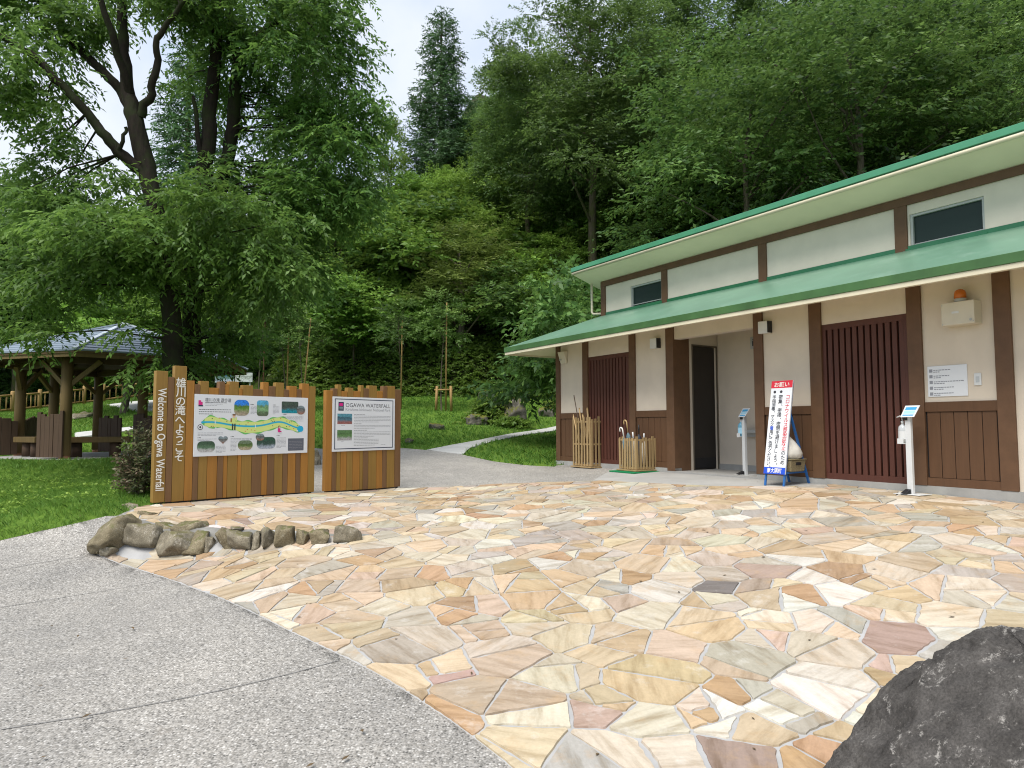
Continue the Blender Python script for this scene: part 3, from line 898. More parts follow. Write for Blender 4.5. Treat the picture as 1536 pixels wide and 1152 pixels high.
# big dark boulder, lower right
def boulder():
    c = Vector((1.75, 2.35, .25))
    P = [at(1222, 1165, 2.72), at(1275, 1102, 2.72), at(1333, 1046, 2.70), at(1400, 988, 2.66), at(1468, 942, 2.62), at(1500, 934, 2.58), at(1545, 940, 2.52), at(1640, 985, 2.5), at(1760, 1100, 2.45),
         Vector((1.02, 2.55, -.1)), Vector((1.15, 2.05, -.1)), Vector((1.45, 1.75, -.1)), Vector((2.2, 1.65, -.1)), Vector((2.7, 2.2, -.1)), Vector((2.5, 3.0, -.1)), Vector((1.6, 3.1, -.1)),
         Vector((1.5, 1.95, .30)), Vector((1.95, 1.9, .42)), Vector((1.75, 2.2, .66)), Vector((2.2, 2.3, .62)), Vector((2.0, 2.75, .62)), Vector((1.6, 2.9, .42)), Vector((1.28, 2.3, .22))]
    bm = bmesh.new()
    for p in P: bm.verts.new(p - c)
    r = bmesh.ops.convex_hull(bm, input=bm.verts)
    bmesh.ops.delete(bm, geom=list({g for g in list(r['geom_interior']) + list(r['geom_unused']) if isinstance(g, bmesh.types.BMVert)}), context='VERTS')
    for k in range(5):
        bmesh.ops.subdivide_edges(bm, edges=bm.edges, cuts=1, use_grid_fill=True)
        bmesh.ops.triangulate(bm, faces=[f for f in bm.faces if len(f.verts) > 4])
        if k in (1, 2): bmesh.ops.smooth_vert(bm, verts=bm.verts, factor=.16, use_axis_x=True, use_axis_y=True, use_axis_z=True)
    bm.normal_update()
    for v in bm.verts:
        q = v.co * 2.6
        h = mnoise.fractal(q, 1.0, 2.1, 6) * .016 + mnoise.fractal(q * 6, .8, 2.1, 5) * .013 - max(0, mnoise.noise(q * 1.7 + Vector((9, 2, 4))) - .25) * .08
        v.co += v.normal * h
    for f in bm.faces: f.smooth = True
    me = bpy.data.meshes.new('dark_boulder'); bm.to_mesh(me); bm.free(); me.materials.append(M['boulder'])
    o = bpy.data.objects.new('dark_boulder', me); COL.objects.link(o); o.location = c
    return o
bo_o = boulder()
tag(bo_o, 'large dark grey lichen-spotted boulder at the near edge of the flagstones', 'boulder')

def lawn_rock(px, py, w, h, seed, lab, mat='rock_moss', name='lawn_rock', grp='rocks lying on the lawn'):
    g = G(px, py); k = g.y / F_
    o = rock(name, (g.x, g.y, g.z + h * k * .30), (w * k / 2, w * k / 2 * .8, h * k * .72), seed, M[mat], rough=.09)
    return tag(o, lab, 'rock', grp)
lawn_rock(766, 637, 50, 46, 31, 'big mossy rock topped with grass on the lawn near the building', name='mossy_rock')
lawn_rock(716, 637, 34, 16, 32, 'flat brown rock beside the ivy at the foot of the mossy rock')
lawn_rock(655, 645, 25, 11, 33, 'low dark rock on the lawn above the bend of the concrete path')
lawn_rock(614, 664, 14, 7, 34, 'small pale stone on the lawn just right of the smaller sign board')
lawn_rock(727, 606, 22, 20, 35, 'dark rock at the foot of the bank behind the ivy')
lawn_rock(820, 624, 26, 13, 36, 'weedy brown rock on the lawn closest to the building corner')
lawn_rock(474, 697, 16, 22, 37, 'grey rock seen in the gap between the two wooden sign boards', mat='rock_wall_grey')
lawn_rock(124, 628, 32, 11, 38, 'long pale stone slab on the lawn behind the pavilion', mat='rock_wall_grey', name='stone_slab')
# ------------------------------------------------------------------ the toilet building (local: x along the front, y into it, z up)
bd = empty('toilet_building', BO, UA)
tag(bd, 'long cream and brown toilet building with green metal roofs on two levels', 'building')
END = 13.0
TOPW = 2.55           # hidden behind the lower roof
posts = [(-.04, .09), (.82, .98), (2.13, 2.28), (3.02, 3.19), (4.75, 4.90), (5.63, 5.80), (6.89, 7.05), (7.78, 7.94)]
# --- lower wall: cream
w = MB()
T = .14
for a, b in ((.09, .82), (2.28, 3.02), (4.90, 5.63), (7.05, 7.78)):
    w.box(a, b, 0, T, .955, TOPW)
for a, b in ((.98, 2.13), (5.80, 6.89)):
    w.box(a, b, 0, T, 2.03, TOPW)
w.box(3.19, 4.75, 0, T, 2.13, TOPW)
w.box(7.94, 8.16, 0, T, .0, TOPW); w.box(8.16, 9.6, 0, T, 2.13, TOPW); w.box(9.6, END, 0, T, .0, TOPW)
# end wall on the left, back wall
w.box(-.02, T, T, 5.0, .05, TOPW); w.box(T, END, 4.86, 5.0, .05, TOPW); w.box(END - T, END, T, 4.86, .05, TOPW)
w.build('wall', M['wall_cream'], bd)
# --- entrance recess
r = MB()
r.box(3.19, 4.9, 1.03, 1.13, .0, 2.5)                        # back wall
r.box(4.86, 4.96, T, 1.03, .0, 2.5)                          # right wall
r.box(3.08, 3.18, .34, .42, .0, 2.5); r.box(3.08, 3.18, 1.0, 1.13, 0, 2.5); r.box(3.08, 3.18, .42, 1.0, 2.06, 2.5)
r.box(3.0, 4.96, T, 1.13, 2.5, 2.54)
r.build('recess_wall', M['wall_cream'], bd)
k = MB(); k.box(3.185, 4.86, 1.012, 1.03, .0, .09); k.build('recess_skirting', M['concrete'], bd)
M['frame_brown'] = paint('door_frame', (.10, .085, .065), .5, .1, 5, 0)
M['door'] = paint('dark_door', (.035, .030, .026), .5, .1, 4, .05, .3)
k = MB(); k.box(3.10, 3.135, .42, 1.0, .012, 2.05); dr_ = k.build('entrance_door', M['door'], bd, bevel=.003)
k = MB(); k.box(3.135, 3.139, .43, .99, .03, .20); k.build('kick_plate', M['black'], dr_)
k = MB(); k.box(3.178, 3.190, .405, .43, 0, 2.075); k.box(3.178, 3.190, .99, 1.012, 0, 2.075); k.box(3.178, 3.190, .43, .99, 2.05, 2.075)
k.build('doorway_frame', M['frame_brown'], bd)
k = MB(); k.box(3.72, 4.86, .86, 1.03, .61, .655); k.box(3.72, 4.86, .95, 1.03, .55, .61)
k.build('recess_shelf', M['alu'], bd)
for nm_, bx_ in (('floor_slab', (3.0, 4.9, -.03, 1.13, -.14, .0)), ('door_threshold', (5.72, 6.95, .06, .2, -.1, .03)), ('door_threshold', (.9, 2.2, .06, .2, -.1, .03)), ('door_threshold', (8.1, 9.7, -.0, .4, -.1, .03))):
    k = MB(); k.box(*bx_); k.build(nm_, M['apron'], bd)
# --- footing
f = MB()
for a, b in ((-.06, 3.19), (4.75, 8.16), (9.6, END)): f.box(a, b, -.025, .12, -.5, .045)
f.box(-.06, .12, .12, 5.03, -.5, .045); f.box(.12, END, 4.9, 5.03, -.5, .045); f.box(8.16, 9.6, .02, .12, -.5, .0)
f.build('footing', M['concrete'], bd)
# --- posts
for a, b in posts:
    p = MB(); p.box(a, b, -.032, .10, .045, TOPW)
    if a == 3.02: p.box(b - .001, b + .001, 0, 0, 0, 0); p = MB(); p.box(a, b, -.032, .34, .0, TOPW)
    p.build('post', M['brown'], bd, bevel=.004)
# --- wainscot
for a, b in ((.09, .82), (2.28, 3.02), (4.90, 5.63), (7.05, 7.78)):
    p = MB()
    p.box(a, b, -.020, .05, .875, .985)
    p.box(a, b, -.020, .05, .045, .135)
    p.box(a, b, .006, .05, .135, .875, 1)
    n = 5; wd = (b - a - .03) / n
    for i in range(n):
        p.box(a + .015 + i * wd + .0035, a + .015 + (i + 1) * wd - .0035, -.006, .006, .138, .872)
    p.build('wainscot', [M['brown_board'], M['black']], bd, bevel=.002)
# --- lattice doors
for a, b in ((.98, 2.13), (5.80, 6.89)):
    p = MB()
    p.box(a, b, .0, .05, 1.955, 2.03); p.box(a, b, .0, .05, .035, .12)
    p.box(a, a + .05, .0, .05, .12, 1.955); p.box(b - .05, b, .0, .05, .12, 1.955)
    n = 12; wd = (b - a - .1) / n
    for i in range(n):
        x = a + .05 + i * wd; p.box(x + wd * .30, x + wd, .002, .04, .12, 1.955)
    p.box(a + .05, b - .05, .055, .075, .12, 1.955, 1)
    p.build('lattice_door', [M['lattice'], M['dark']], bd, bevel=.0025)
# --- big opening at the right edge
p = MB(); p.box(8.16, 8.215, .02, .12, 0, 2.13); p.box(9.545, 9.6, .02, .12, 0, 2.13); p.box(8.215, 9.545, .02, .12, 2.07, 2.13); p.box(8.86, 8.90, .03, .11, 0, 2.07)
fr = p.build('sash_frame', M['gutter'], bd, bevel=.003)
p = MB(); p.box(8.215, 8.86, .06, .07, .02, 2.07); p.box(8.90, 9.545, .06, .07, .02, 2.07)
p.build('pane', M['glass'], fr)
p = MB(); p.box(8.1, 9.7, .5, .55, 0, 2.5); p.build('inner_wall', M['dark'], bd)

# --- lower roof: eave .78 out in front and at the left end, up to the clerestory wall at y=.64
EZ0, EZ1 = 2.185, 2.335
OV = .78
rise = (2.93 - EZ1) / (OV + .64)
q = MB()
XR = END + .78
q.poly([(-OV, -OV, EZ1), (XR, -OV, EZ1), (XR, .66, 2.938), (.66, .66, 2.938)])
q.poly([(-OV, 5.78, EZ1), (-OV, -OV, EZ1), (.66, .66, 2.938), (.66, 4.4, 2.938)])
q.poly([(.66, .66, 2.938), (XR, .66, 2.938), (XR, 4.4, 2.938), (.66, 4.4, 2.938)])
q.poly([(-OV, 5.78, EZ1), (.66, 4.4, 2.938), (XR, 4.4, 2.938), (XR, 5.78, EZ1)])
rf = q.build('lower_roof', M['roof_green'], bd, merge=True)
q = MB()
q.box(-OV - .012, XR, -OV - .014, -OV + .012, EZ0 + .055, EZ1 + .004); q.box(-OV - .014, -OV + .012, -OV + .012, 5.78, EZ0 + .055, EZ1 + .004)
q.build('fascia', M['fascia_green'], bd, bevel=.004)
q = MB()
q.box(-OV + .004, XR, -OV - .002, -OV + .05, EZ0, EZ0 + .055); q.box(-OV - .002, -OV + .05, -OV + .05, 5.78, EZ0, EZ0 + .055)
q.build('eave_board', M['gutter'], bd, bevel=.004)
q = MB()      # sloping soffit
z_w = EZ0 + .02 + OV * .16
q.poly([(-OV + .05, -OV + .05, EZ0 + .03), (XR, -OV + .05, EZ0 + .03), (XR, .0, z_w), (0, 0, z_w)])
q.poly([(-OV + .05, 5.7, EZ0 + .03), (-OV + .05, -OV + .05, EZ0 + .03), (0, 0, z_w), (0, 5.0, z_w)])
q.build('soffit', M['soffit'], bd)
q = MB(); q.box(-.02, END, .155, .20, z_w + .1, z_w + .14)

# --- clerestory wall
YU = .64
u = MB()
CT_, CB_ = 3.61, 2.88
wins = [(1.47, 2.285, 2.955, 3.37), (6.63, 7.47, 2.935, 3.375)]
xs = [.64] + [v for a, b, _, _ in wins for v in (a, b)] + [END]
for i in range(0, len(xs), 2): u.box(xs[i], xs[i + 1], YU, YU + .14, CB_, CT_)
for a, b, z0, z1 in wins: u.box(a, b, YU, YU + .14, CB_, z0); u.box(a, b, YU, YU + .14, z1, CT_)
u.box(.64, .78, YU + .14, 4.4, 2.9, 2.95 + .35); u.box(.78, END, 4.26, 4.4, 2.9, 3.0)
u.build('clerestory_wall', M['wall_white'], bd)
p = MB(); p.box(.62, END, YU - .03, YU - .001, 3.50, 3.605); p.build('clerestory_beam', M['brown'], bd, bevel=.003)
for a, b in ((.62, .75), (2.30, 2.435), (4.37, 4.515), (6.45, 6.605), (8.53, 8.68), (10.6, 10.75)):
    p = MB(); p.box(a, b, YU - .027, YU + .10, 2.90, 3.50); p.build('post', M['brown'], bd, bevel=.003)
for a, b, z0, z1 in wins:
    p = MB(); t_ = .03
    p.box(a, b, YU + .015, YU + .09, z0, z0 + t_); p.box(a, b, YU + .015, YU + .09, z1 - t_, z1)
    p.box(a, a + t_, YU + .015, YU + .09, z0 + t_, z1 - t_); p.box(b - t_, b, YU + .015, YU + .09, z0 + t_, z1 - t_)
    p.box(a + t_, b - t_, YU + .03, YU + .06, z0 + t_ + .02, z0 + t_ + .035)
    wf = p.build('window', M['alu'], bd, bevel=.003)
    p = MB(); p.box(a + t_, b - t_, YU + .05, YU + .056, z0 + t_, z1 - t_); p.build('pane', M['glass'], wf)
    p = MB(); p.box(a - .05, b + .03, YU - .03, YU + .0, z0 - .05, z0 + .004); p.build('window_sill', M['flash_green'], wf)
p = MB(); p.box(.76, END, YU - .02, YU - .001, 2.88, 2.975); p.build('flashing', M['flash_green'], bd)
# --- upper roof: high side in front, falling to the back
UE, US, UM = .15, .30, .314
def uz(y): return 3.765 - (y - UE) * UM
XE = END + .3
p = MB()
p.poly([(US, UE + .02, uz(UE + .02)), (XE, UE + .02, uz(UE + .02)), (XE, 5.0, uz(5.0)), (US, 5.0, uz(5.0))])
p.build('upper_soffit', M['soffit'], bd)
p = MB()
p.hexa([(US - .01, UE, uz(UE) + .035), (XE, UE, uz(UE) + .035), (XE, 5.05, uz(5.05) + .035), (US - .01, 5.05, uz(5.05) + .035),
        (US - .01, UE, uz(UE) + .125), (XE, UE, uz(UE) + .125), (XE, 5.05, uz(5.05) + .125), (US - .01, 5.05, uz(5.05) + .125)])
p.build('upper_roof', M['cap_green'], bd, bevel=.006)
p = MB()
p.box(US - .02, XE, UE - .025, UE - .002, uz(UE) + .045, uz(UE) + .130); p.build('roof_cap', M['cap_green'], bd, bevel=.006)
p = MB(); p.tube([(US, UE + .008, uz(UE) + .012), (XE, UE + .008, uz(UE) + .012)], .028, 10)
p.build('gutter', M['gutter'], bd)
p = MB()
p.hexa([(US + .001, UE + .05, uz(UE + .05) - .003), (US + .03, UE + .05, uz(UE + .05) - .003), (US + .03, 5.0, uz(5.0) - .003), (US + .001, 5.0, uz(5.0) - .003),
        (US + .001, UE + .05, uz(UE + .05) + .034), (US + .03, UE + .05, uz(UE + .05) + .034), (US + .03, 5.0, uz(5.0) + .034), (US + .001, 5.0, uz(5.0) + .034)])
p.build('barge_board', M['soffit'], bd)
p = MB(); p.tube([(.36, .60, 3.60), (.36, .60, 3.03), (.39, .61, 2.99), (.63, .69, 2.975)], .026, 10); p.build('downpipe', M['gutter'], bd)

# ------------------------------------------------------------------ fittings on the building
def fit(name, s, d, z, label, cat, group=None):
    return tag(empty(name, bl(s, d, z), UA), label, cat, group)
for s, lab in ((2.80, 'small square cream wall lamp between the left lattice door and the entrance'), (4.96, 'small square cream wall lamp right of the entrance above the leaning notice stand')):
    e = fit('wall_lamp', s, -.0, 2.10, lab, 'wall lamp', 'square lamps on the building front')
    b = MB(); b.box(-.075, .075, -.095, -.0, -.085, .085); b.build('lamp_cover', M['white_plastic'], e, bevel=.006)
    b = MB(); b.box(.0752, .090, -.092, -.001, -.082, .082); b.build('lamp_side', M['black'], e, bevel=.003)  # black slab along the right side of the cover
    b = MB(); b.box(-.082, -.0752, -.03, -.001, -.07, .07); b.build('back_plate', M['beige_plastic'], e)
e = fit('vent_box', .225, 0, 2.09, 'beige hooded vent box high on the left end of the building front', 'vent')
b = MB(); b.hexa([(-.10, -.03, -.12), (.10, -.03, -.12), (.10, 0, -.12), (-.10, 0, -.12), (-.10, -.11, .11), (.10, -.11, .11), (.10, 0, .13), (-.10, 0, .13)]); b.build('hood', M['beige_plastic'], e, bevel=.012)
b = MB(); b.tube([(-.04, -.085, -.03), (-.04, -.075, -.06)], .018, 10); b.build('knob', M['alu'], e)
e = fit('alarm_box', 7.50, 0, 1.93, 'cream alarm box with a round amber beacon on top', 'alarm')
b = MB(); b.box(-.165, .165, -.17, 0, -.125, .125); b.build('case', M['beige_plastic'], e, bevel=.008)
b = MB(); b.tube([(.13, -.171, -.085), (.13, -.178, -.085)], .013, 12); b.build('lock', M['alu'], e)
for sx_, sz_ in ((.155, -.10), (-.15, .10), (-.15, -.11)):
    b = MB(); b.tube([(sx_, -.171, sz_), (sx_, -.174, sz_)], .006, 8); b.build('screw', M['alu'], e)
b = MB(); b.box(-.055, .015, -.173, -.171, .0, .022); b.build('name_plate', M['white_plastic'], e)
b = MB(); b.tube([(0, -.09, .125), (0, -.09, .165)], [.062, .058], 20); b.build('beacon_base', M['alu'], e)
b = MB()
b.tube([(0, -.09, .165), (0, -.09, .215), (0, -.09, .245), (0, -.09, .262), (0, -.09, .27)], [.058, .058, .050, .032, .008], 22); b.build('beacon_lens', M['amber'], e)
e = fit('wall_switch', 7.60, 0, 1.215, 'small white switch plate right of the white notice on the wall', 'switch')
b = MB(); b.box(-.035, .035, -.012, 0, -.065, .065); b.build('plate', M['white_plastic'], e, bevel=.003)
b = MB(); b.box(-.016, .016, -.017, -.012, -.03, .03); b.build('button', M['bottle_clear'], e)
e = fit('wall_notice', 7.295, 0, 1.215, 'white notice sheet of grey printed lines below the alarm box', 'notice')
b = MB(); b.box(-.205, .205, -.010, 0, -.172, .172); b.build('sheet', M['white_board'], e, bevel=.002)
b = MB()
rg = random.Random(4)
for i in range(5):
    z = .125 - i * .065
    b.poly([(-.185, -.0108, z - .022), (-.15, -.0108, z - .022), (-.15, -.0108, z + .014), (-.185, -.0108, z + .014)], 1)
    for dz, l in ((0, rg.uniform(.12, .32)), (-.020, rg.uniform(.05, .12))):
        x = -.14
        while x < -.14 + l:
            wv = rg.uniform(.012, .03); b.poly([(x, -.0108, z + dz - .005), (x + wv, -.0108, z + dz - .005), (x + wv, -.0108, z + dz + .005), (x, -.0108, z + dz + .005)], 0); x += wv + .005
b.build('printed_lines', [M['ink_grey'], M['ink_grey']], e)
e = fit('wall_plate', 3.93, 1.03, 2.06, 'small grey sign plate high on the back wall of the entrance', 'sign plate')
b = MB(); b.box(-.06, .06, -.012, 0, -.10, .10); b.build('plate', M['alu'], e, bevel=.002)
b = MB(); b.tube([(0, -.013, .05), (0, -.016, .05)], .014, 12); b.box(-.02, .02, -.015, -.0125, -.05, .03); b.build('pictogram', M['ink'], e)
# ------------------------------------------------------------------ lettering
_tc = {}
def text2d(body, size=1.0, bold=0.0):
    key = (body, bold)
    if key not in _tc:
        cu = bpy.data.curves.new('t', 'FONT'); cu.body = body; cu.size = 1.0; cu.resolution_u = 3; cu.offset = bold
        cu.align_x = 'LEFT'
        o = bpy.data.objects.new('t', cu); COL.objects.link(o)
        dg = bpy.context.evaluated_depsgraph_get(); dg.update()
        me = bpy.data.meshes.new_from_object(o.evaluated_get(dg))
        v = [(p.co.x, p.co.y) for p in me.vertices]; f = [tuple(p.vertices) for p in me.polygons]
        bpy.data.objects.remove(o); bpy.data.curves.remove(cu); bpy.data.meshes.remove(me)
        _tc[key] = (v, f)
    v, f = _tc[key]
    return [(x * size, y * size) for x, y in v], f
def put_text(mb, body, org, ux, uz, size, m=0, align='L', bold=0.0, width=None):
    v, f = text2d(body, size, bold)
    if not v: return 0
    x0 = min(p[0] for p in v); x1 = max(p[0] for p in v)
    k = 1.0
    if width: k = width / (x1 - x0)
    dx = {'L': -x0, 'C': -(x0 + x1) / 2, 'R': -x1}[align]
    org, ux, uz = Vector(org), Vector(ux), Vector(uz)
    i0 = len(mb.v)
    for x, y in v: mb.v.append(tuple(org + ux * ((x + dx) * k) + uz * y))
    for q in f: mb.f.append(tuple(i0 + j for j in q)); mb.m.append(m); mb.sm.append(False)
    return (x1 - x0) * k
def put_column(mb, chars, org, ux, uz, size, pitch, m=0, bold=0.0, mats=None):
    """upright characters one under the other, centred on org.x"""
    org, ux, uz = Vector(org), Vector(ux), Vector(uz)
    for i, c in enumerate(chars):
        p = org - uz * (i * pitch)
        if c in '、。': p = p + ux * size * .38 + uz * size * .45
        put_text(mb, c, p - uz * size * .38, ux, uz, size, mats[i] if mats else m, 'C', bold)
X3, Z3 = (1, 0, 0), (0, 0, 1)

# ------------------------------------------------------------------ plank sign boards
SANG = math.atan2(SV.y, SV.x)
sgn_o = Vector((SA.x, SA.y, 0))
def plank_board(name, planks, t0, label, thick=.09):
    e = empty(name, (sgn_o.x + SV.x * t0, sgn_o.y + SV.y * t0, gz(sgn_o.x + SV.x * t0, sgn_o.y + SV.y * t0)), SANG)
    tag(e, label, 'sign board')
    zb = e.location.z
    b = MB()
    rg = random.Random(3)
    for i, (x0, x1, ztop, m) in enumerate(planks):
        xm = (x0 + x1) / 2 - t0; wx = sgn_o.x + SV.x * (t0 + xm); wy = sgn_o.y + SV.y * (t0 + xm)
        g = gz(wx, wy) - zb
        off = rg.uniform(0, .006)
        b.box(x0 - t0 + .0022, x1 - t0 - .0022, -.002 - off, thick - .02, g + .030, ztop - zb, m)
    x0, x1 = planks[0][0] - t0 + .03, planks[-1][1] - t0 - .03
    b.box(x0, x1, .02, thick - .03, min(0, gz(wx, wy) - zb) - .06, 1.0, 3)
    b.build('plank_panel', [M['plank_orange'], M['plank_olive'], M['plank_brown'], M['black']], e, bevel=.0035)
    return e, zb
def onsign(px, py, off=0.0):
    n = Vector((SV.y, -SV.x, 0)); r = ray(px, py)
    t = ((Vector((SA.x, SA.y, H)) + n * off) - CAM).dot(n) / r.dot(n); p = CAM + r * t
    return (Vector((p.x, p.y, 0)) - Vector((SA.x, SA.y, 0))).dot(SV), p.z
def planks_from(rows, y_mid=700):
    out = []
    for i, (xa, xb, ty, m) in enumerate(rows):
        pa, pb = 200 + xa / 3.491, 200 + xb / 3.491
        sa, sb = onsign(pa, 520 + y_mid / 3.491)[0], onsign(pb, 520 + y_mid / 3.491)[0]
        zt = onsign((pa + pb) / 2, 520 + ty / 3.491)[1]
        out.append([sa, sb, zt, m])
    for a, b in zip(out[:-1], out[1:]): a[1] = b[0]
    return out
O_, L_, B_ = 0, 1, 2
rows1 = [(103, 167, 126, L_), (167, 201, 158, B_), (201, 266, 100, L_), (266, 308, 177, O_), (308, 337, 196, B_), (337, 384, 180, L_), (384, 437, 215, O_), (437, 468, 182, B_), (468, 490, 195, O_),
         (490, 542, 182, L_), (542, 562, 218, O_), (562, 617, 202, L_), (617, 668, 222, B_), (668, 699, 186, O_), (699, 735, 206, B_), (735, 780, 188, L_), (780, 806, 224, B_), (806, 847, 206, O_),
         (847, 873, 222, B_), (873, 912, 193, O_), (912, 947, 208, L_)]
rows2 = [(1003, 1038, 228, O_), (1038, 1062, 218, B_), (1062, 1083, 198, L_), (1083, 1115, 232, O_), (1115, 1146, 215, L_), (1146, 1184, 232, O_), (1184, 1201, 202, L_), (1201, 1228, 218, B_),
         (1228, 1271, 204, L_), (1271, 1302, 232, O_), (1302, 1325, 206, B_), (1325, 1366, 206, L_), (1366, 1397, 224, B_)]
pl1, pl2 = planks_from(rows1), planks_from(rows2)
s1, zb1 = plank_board('map_board', pl1, 0.0, 'long stepped plank board carrying the white trail map and vertical welcome lettering')
s2, zb2 = plank_board('notice_board', pl2, pl2[0][0], 'smaller stepped plank board carrying a white notice in a dark border')
# welcome lettering, cut in white on the two tall planks
b = MB()
yf = -.0105
xc = (pl1[0][0] + pl1[0][1]) / 2
ztop = onsign(237, 582)[1] - zb1; zbot = onsign(239, 736)[1] - zb1
v, _f = text2d('Welcome to Ogawa Waterfall'); wn_ = max(p[0] for p in v) - min(p[0] for p in v)
sz = .135
put_text(b, 'Welcome to Ogawa Waterfall', (xc - .042, yf, ztop), (0, 0, -1), (1, 0, 0), sz, 0, 'L', .014, width=ztop - zbot)
xc = (pl1[2][0] + pl1[2][1]) / 2
za, zz = onsign(268, 574)[1] - zb1, onsign(266, 685)[1] - zb1
put_column(b, '雄川の滝へようこそ', (xc, yf, za), X3, Z3, .130, (za - zz) / 8, 0, .010)
b.build('welcome_lettering', M['letter_white'], s1)

def rrect(cx, cz, w, h, r, y, n=6):
    pts = []
    for qx, qz, a0 in ((1, 1, 0), (-1, 1, 90), (-1, -1, 180), (1, -1, 270)):
        for k in range(n + 1):
            a = R(a0 + 90 * k / n); pts.append((cx + qx * (w / 2 - r) + r * math.cos(a), y, cz + qz * (h / 2 - r) + r * math.sin(a)))
    return list(reversed(pts))
def lines(b, x, z, w, n, dz, h, m, y, rg, gap=.5):
    for i in range(n):
        xx = x; ww = w * (1 if i < n - 1 else rg.uniform(.4, .9))
        while xx < x + ww:
            l = rg.uniform(.02, .06) * gap * 2; l = min(l, x + ww - xx)
            b.poly([(xx, y, z - i * dz - h), (xx + l, y, z - i * dz - h), (xx + l, y, z - i * dz), (xx, y, z - i * dz)], m); xx += l + .006
# --- trail map, photographed corners -> panel box
mx0 = onsign(290, 638)[0]; mx1 = onsign(460.5, 638)[0]
mz1 = onsign(376, 594)[1] - zb1; mz0 = onsign(374, 682)[1] - zb1
W_, Hh = mx1 - mx0, mz1 - mz0
mp = empty('trail_map', (0, 0, 0)); bpy.data.objects.remove(mp)
b = MB(); b.box(mx0, mx1, -.017, -.0095, mz0, mz1); b.build('map_sheet', M['white_board'], s1, bevel=.0015)
def mq(u, v): return mx0 + W_ * u, mz1 - Hh * v      # u right, v down (0..1)
def band(b, ctr, wid, m, y, n=60):
    P = []
    for i in range(n + 1):
        t = i / n; x = np.interp(t, [c[0] for c in ctr], [c[1] for c in ctr]); P.append(x)
    return P
yM = -.0178
b = MB()
# outline of the valley: smooth upper and lower edges in (u, v)
us = np.linspace(.055, .945, 70)
midv = np.interp(us, [.05, .12, .2, .3, .4, .5, .6, .68, .75, .82, .9, .95], [.46, .44, .455, .50, .53, .54, .51, .455, .44, .49, .55, .565])
midv = np.convolve(np.pad(midv, 3, 'edge'), np.ones(7) / 7, 'valid')
hw = np.interp(us, [.055, .075, .12, .18, .26, .34, .42, .5, .6, .7, .8, .88, .925, .945], [.005, .06, .105, .09, .075, .085, .115, .105, .105, .10, .095, .09, .06, .005])
def strip2(b, us, up_, lo, m, y):
    for i in range(len(us) - 1):
        a = mq(us[i], up_[i]); c = mq(us[i + 1], up_[i + 1]); d = mq(us[i + 1], lo[i + 1]); e = mq(us[i], lo[i])
        b.poly([(e[0], y, e[1]), (d[0], y, d[1]), (c[0], y, c[1]), (a[0], y, a[1])], m)
strip2(b, us, midv - hw - .012 * np.sin(us * 60), midv + hw + .012 * np.sin(us * 50), 0, yM)
strip2(b, us[2:-2], (midv - hw * .86)[2:-2], (midv + hw * .86)[2:-2], 1, yM - .0006)
rv = midv - .008 + .012 * np.sin(us * 9)
strip2(b, us, rv - .014, rv + .014, 2, yM - .0012)
cx, cz_ = mq(.925, .565)
b.poly(rrect(cx, cz_, .10, .085, .042, yM - .0014), 2)
for u_, v_ in ((.17, .55), (.895, .60)):
    x, z = mq(u_, v_); b.poly(rrect(x, z, .026, .026, .0129, yM - .0016), 3)
x, z = mq(.048, .53); b.poly(rrect(x, z, .068, .068, .0339, yM - .0016), 5); b.poly(rrect(x, z, .054, .054, .0269, yM - .0020), 3); b.poly(rrect(x, z, .026, .026, .0129, yM - .0024), 5)
for u_ in (.165, .505):
    x, z = mq(u_, float(np.interp(u_, us, rv))); b.poly(rrect(x, z, .010, .05, .004, yM - .0018), 3)
rg = random.Random(9)
for k in range(26):
    u_ = rg.uniform(.1, .9); v_ = float(np.interp(u_, us, midv)) + rg.choice((-1, 1)) * rg.uniform(.03, .08)
    x, z = mq(u_, v_); b.poly(rrect(x, z, .014, .009, .003, yM - .0017), rg.choice((4, 5, 5)))
b.build('map_drawing', [M['map_green'], M['map_lime'], M['map_water'], M['white_board'], M['ink_red'], M['ink']], s1)
# figures on the map: a hiker and a running child
b = MB()
def blob(u_, v_, w, h, m, dy=.0): x, z = mq(u_, v_); b.poly(rrect(x, z, w, h, min(w, h) * .45, yM - .003 - dy), m)
blob(.318, .345, .036, .042, 0, .001); blob(.318, .325, .046, .020, 3, .0015); blob(.316, .43, .050, .085, 1); blob(.296, .415, .022, .05, 4); blob(.338, .40, .016, .055, 1)
blob(.308, .525, .018, .085, 2); blob(.327, .525, .018, .085, 2)
blob(.722, .53, .034, .036, 3, .0005); blob(.723, .537, .024, .026, 0, .001); blob(.720, .585, .036, .062, 5); blob(.735, .61, .030, .018, 5); blob(.712, .645, .016, .03, 6); blob(.735, .635, .024, .014, 6)
b.build('printed_figures', [M['skin'], M['map_lime'], M['ink'], M['plank_brown'], M['plank_olive'], M['ink_pink'], M['white_board']], s1)
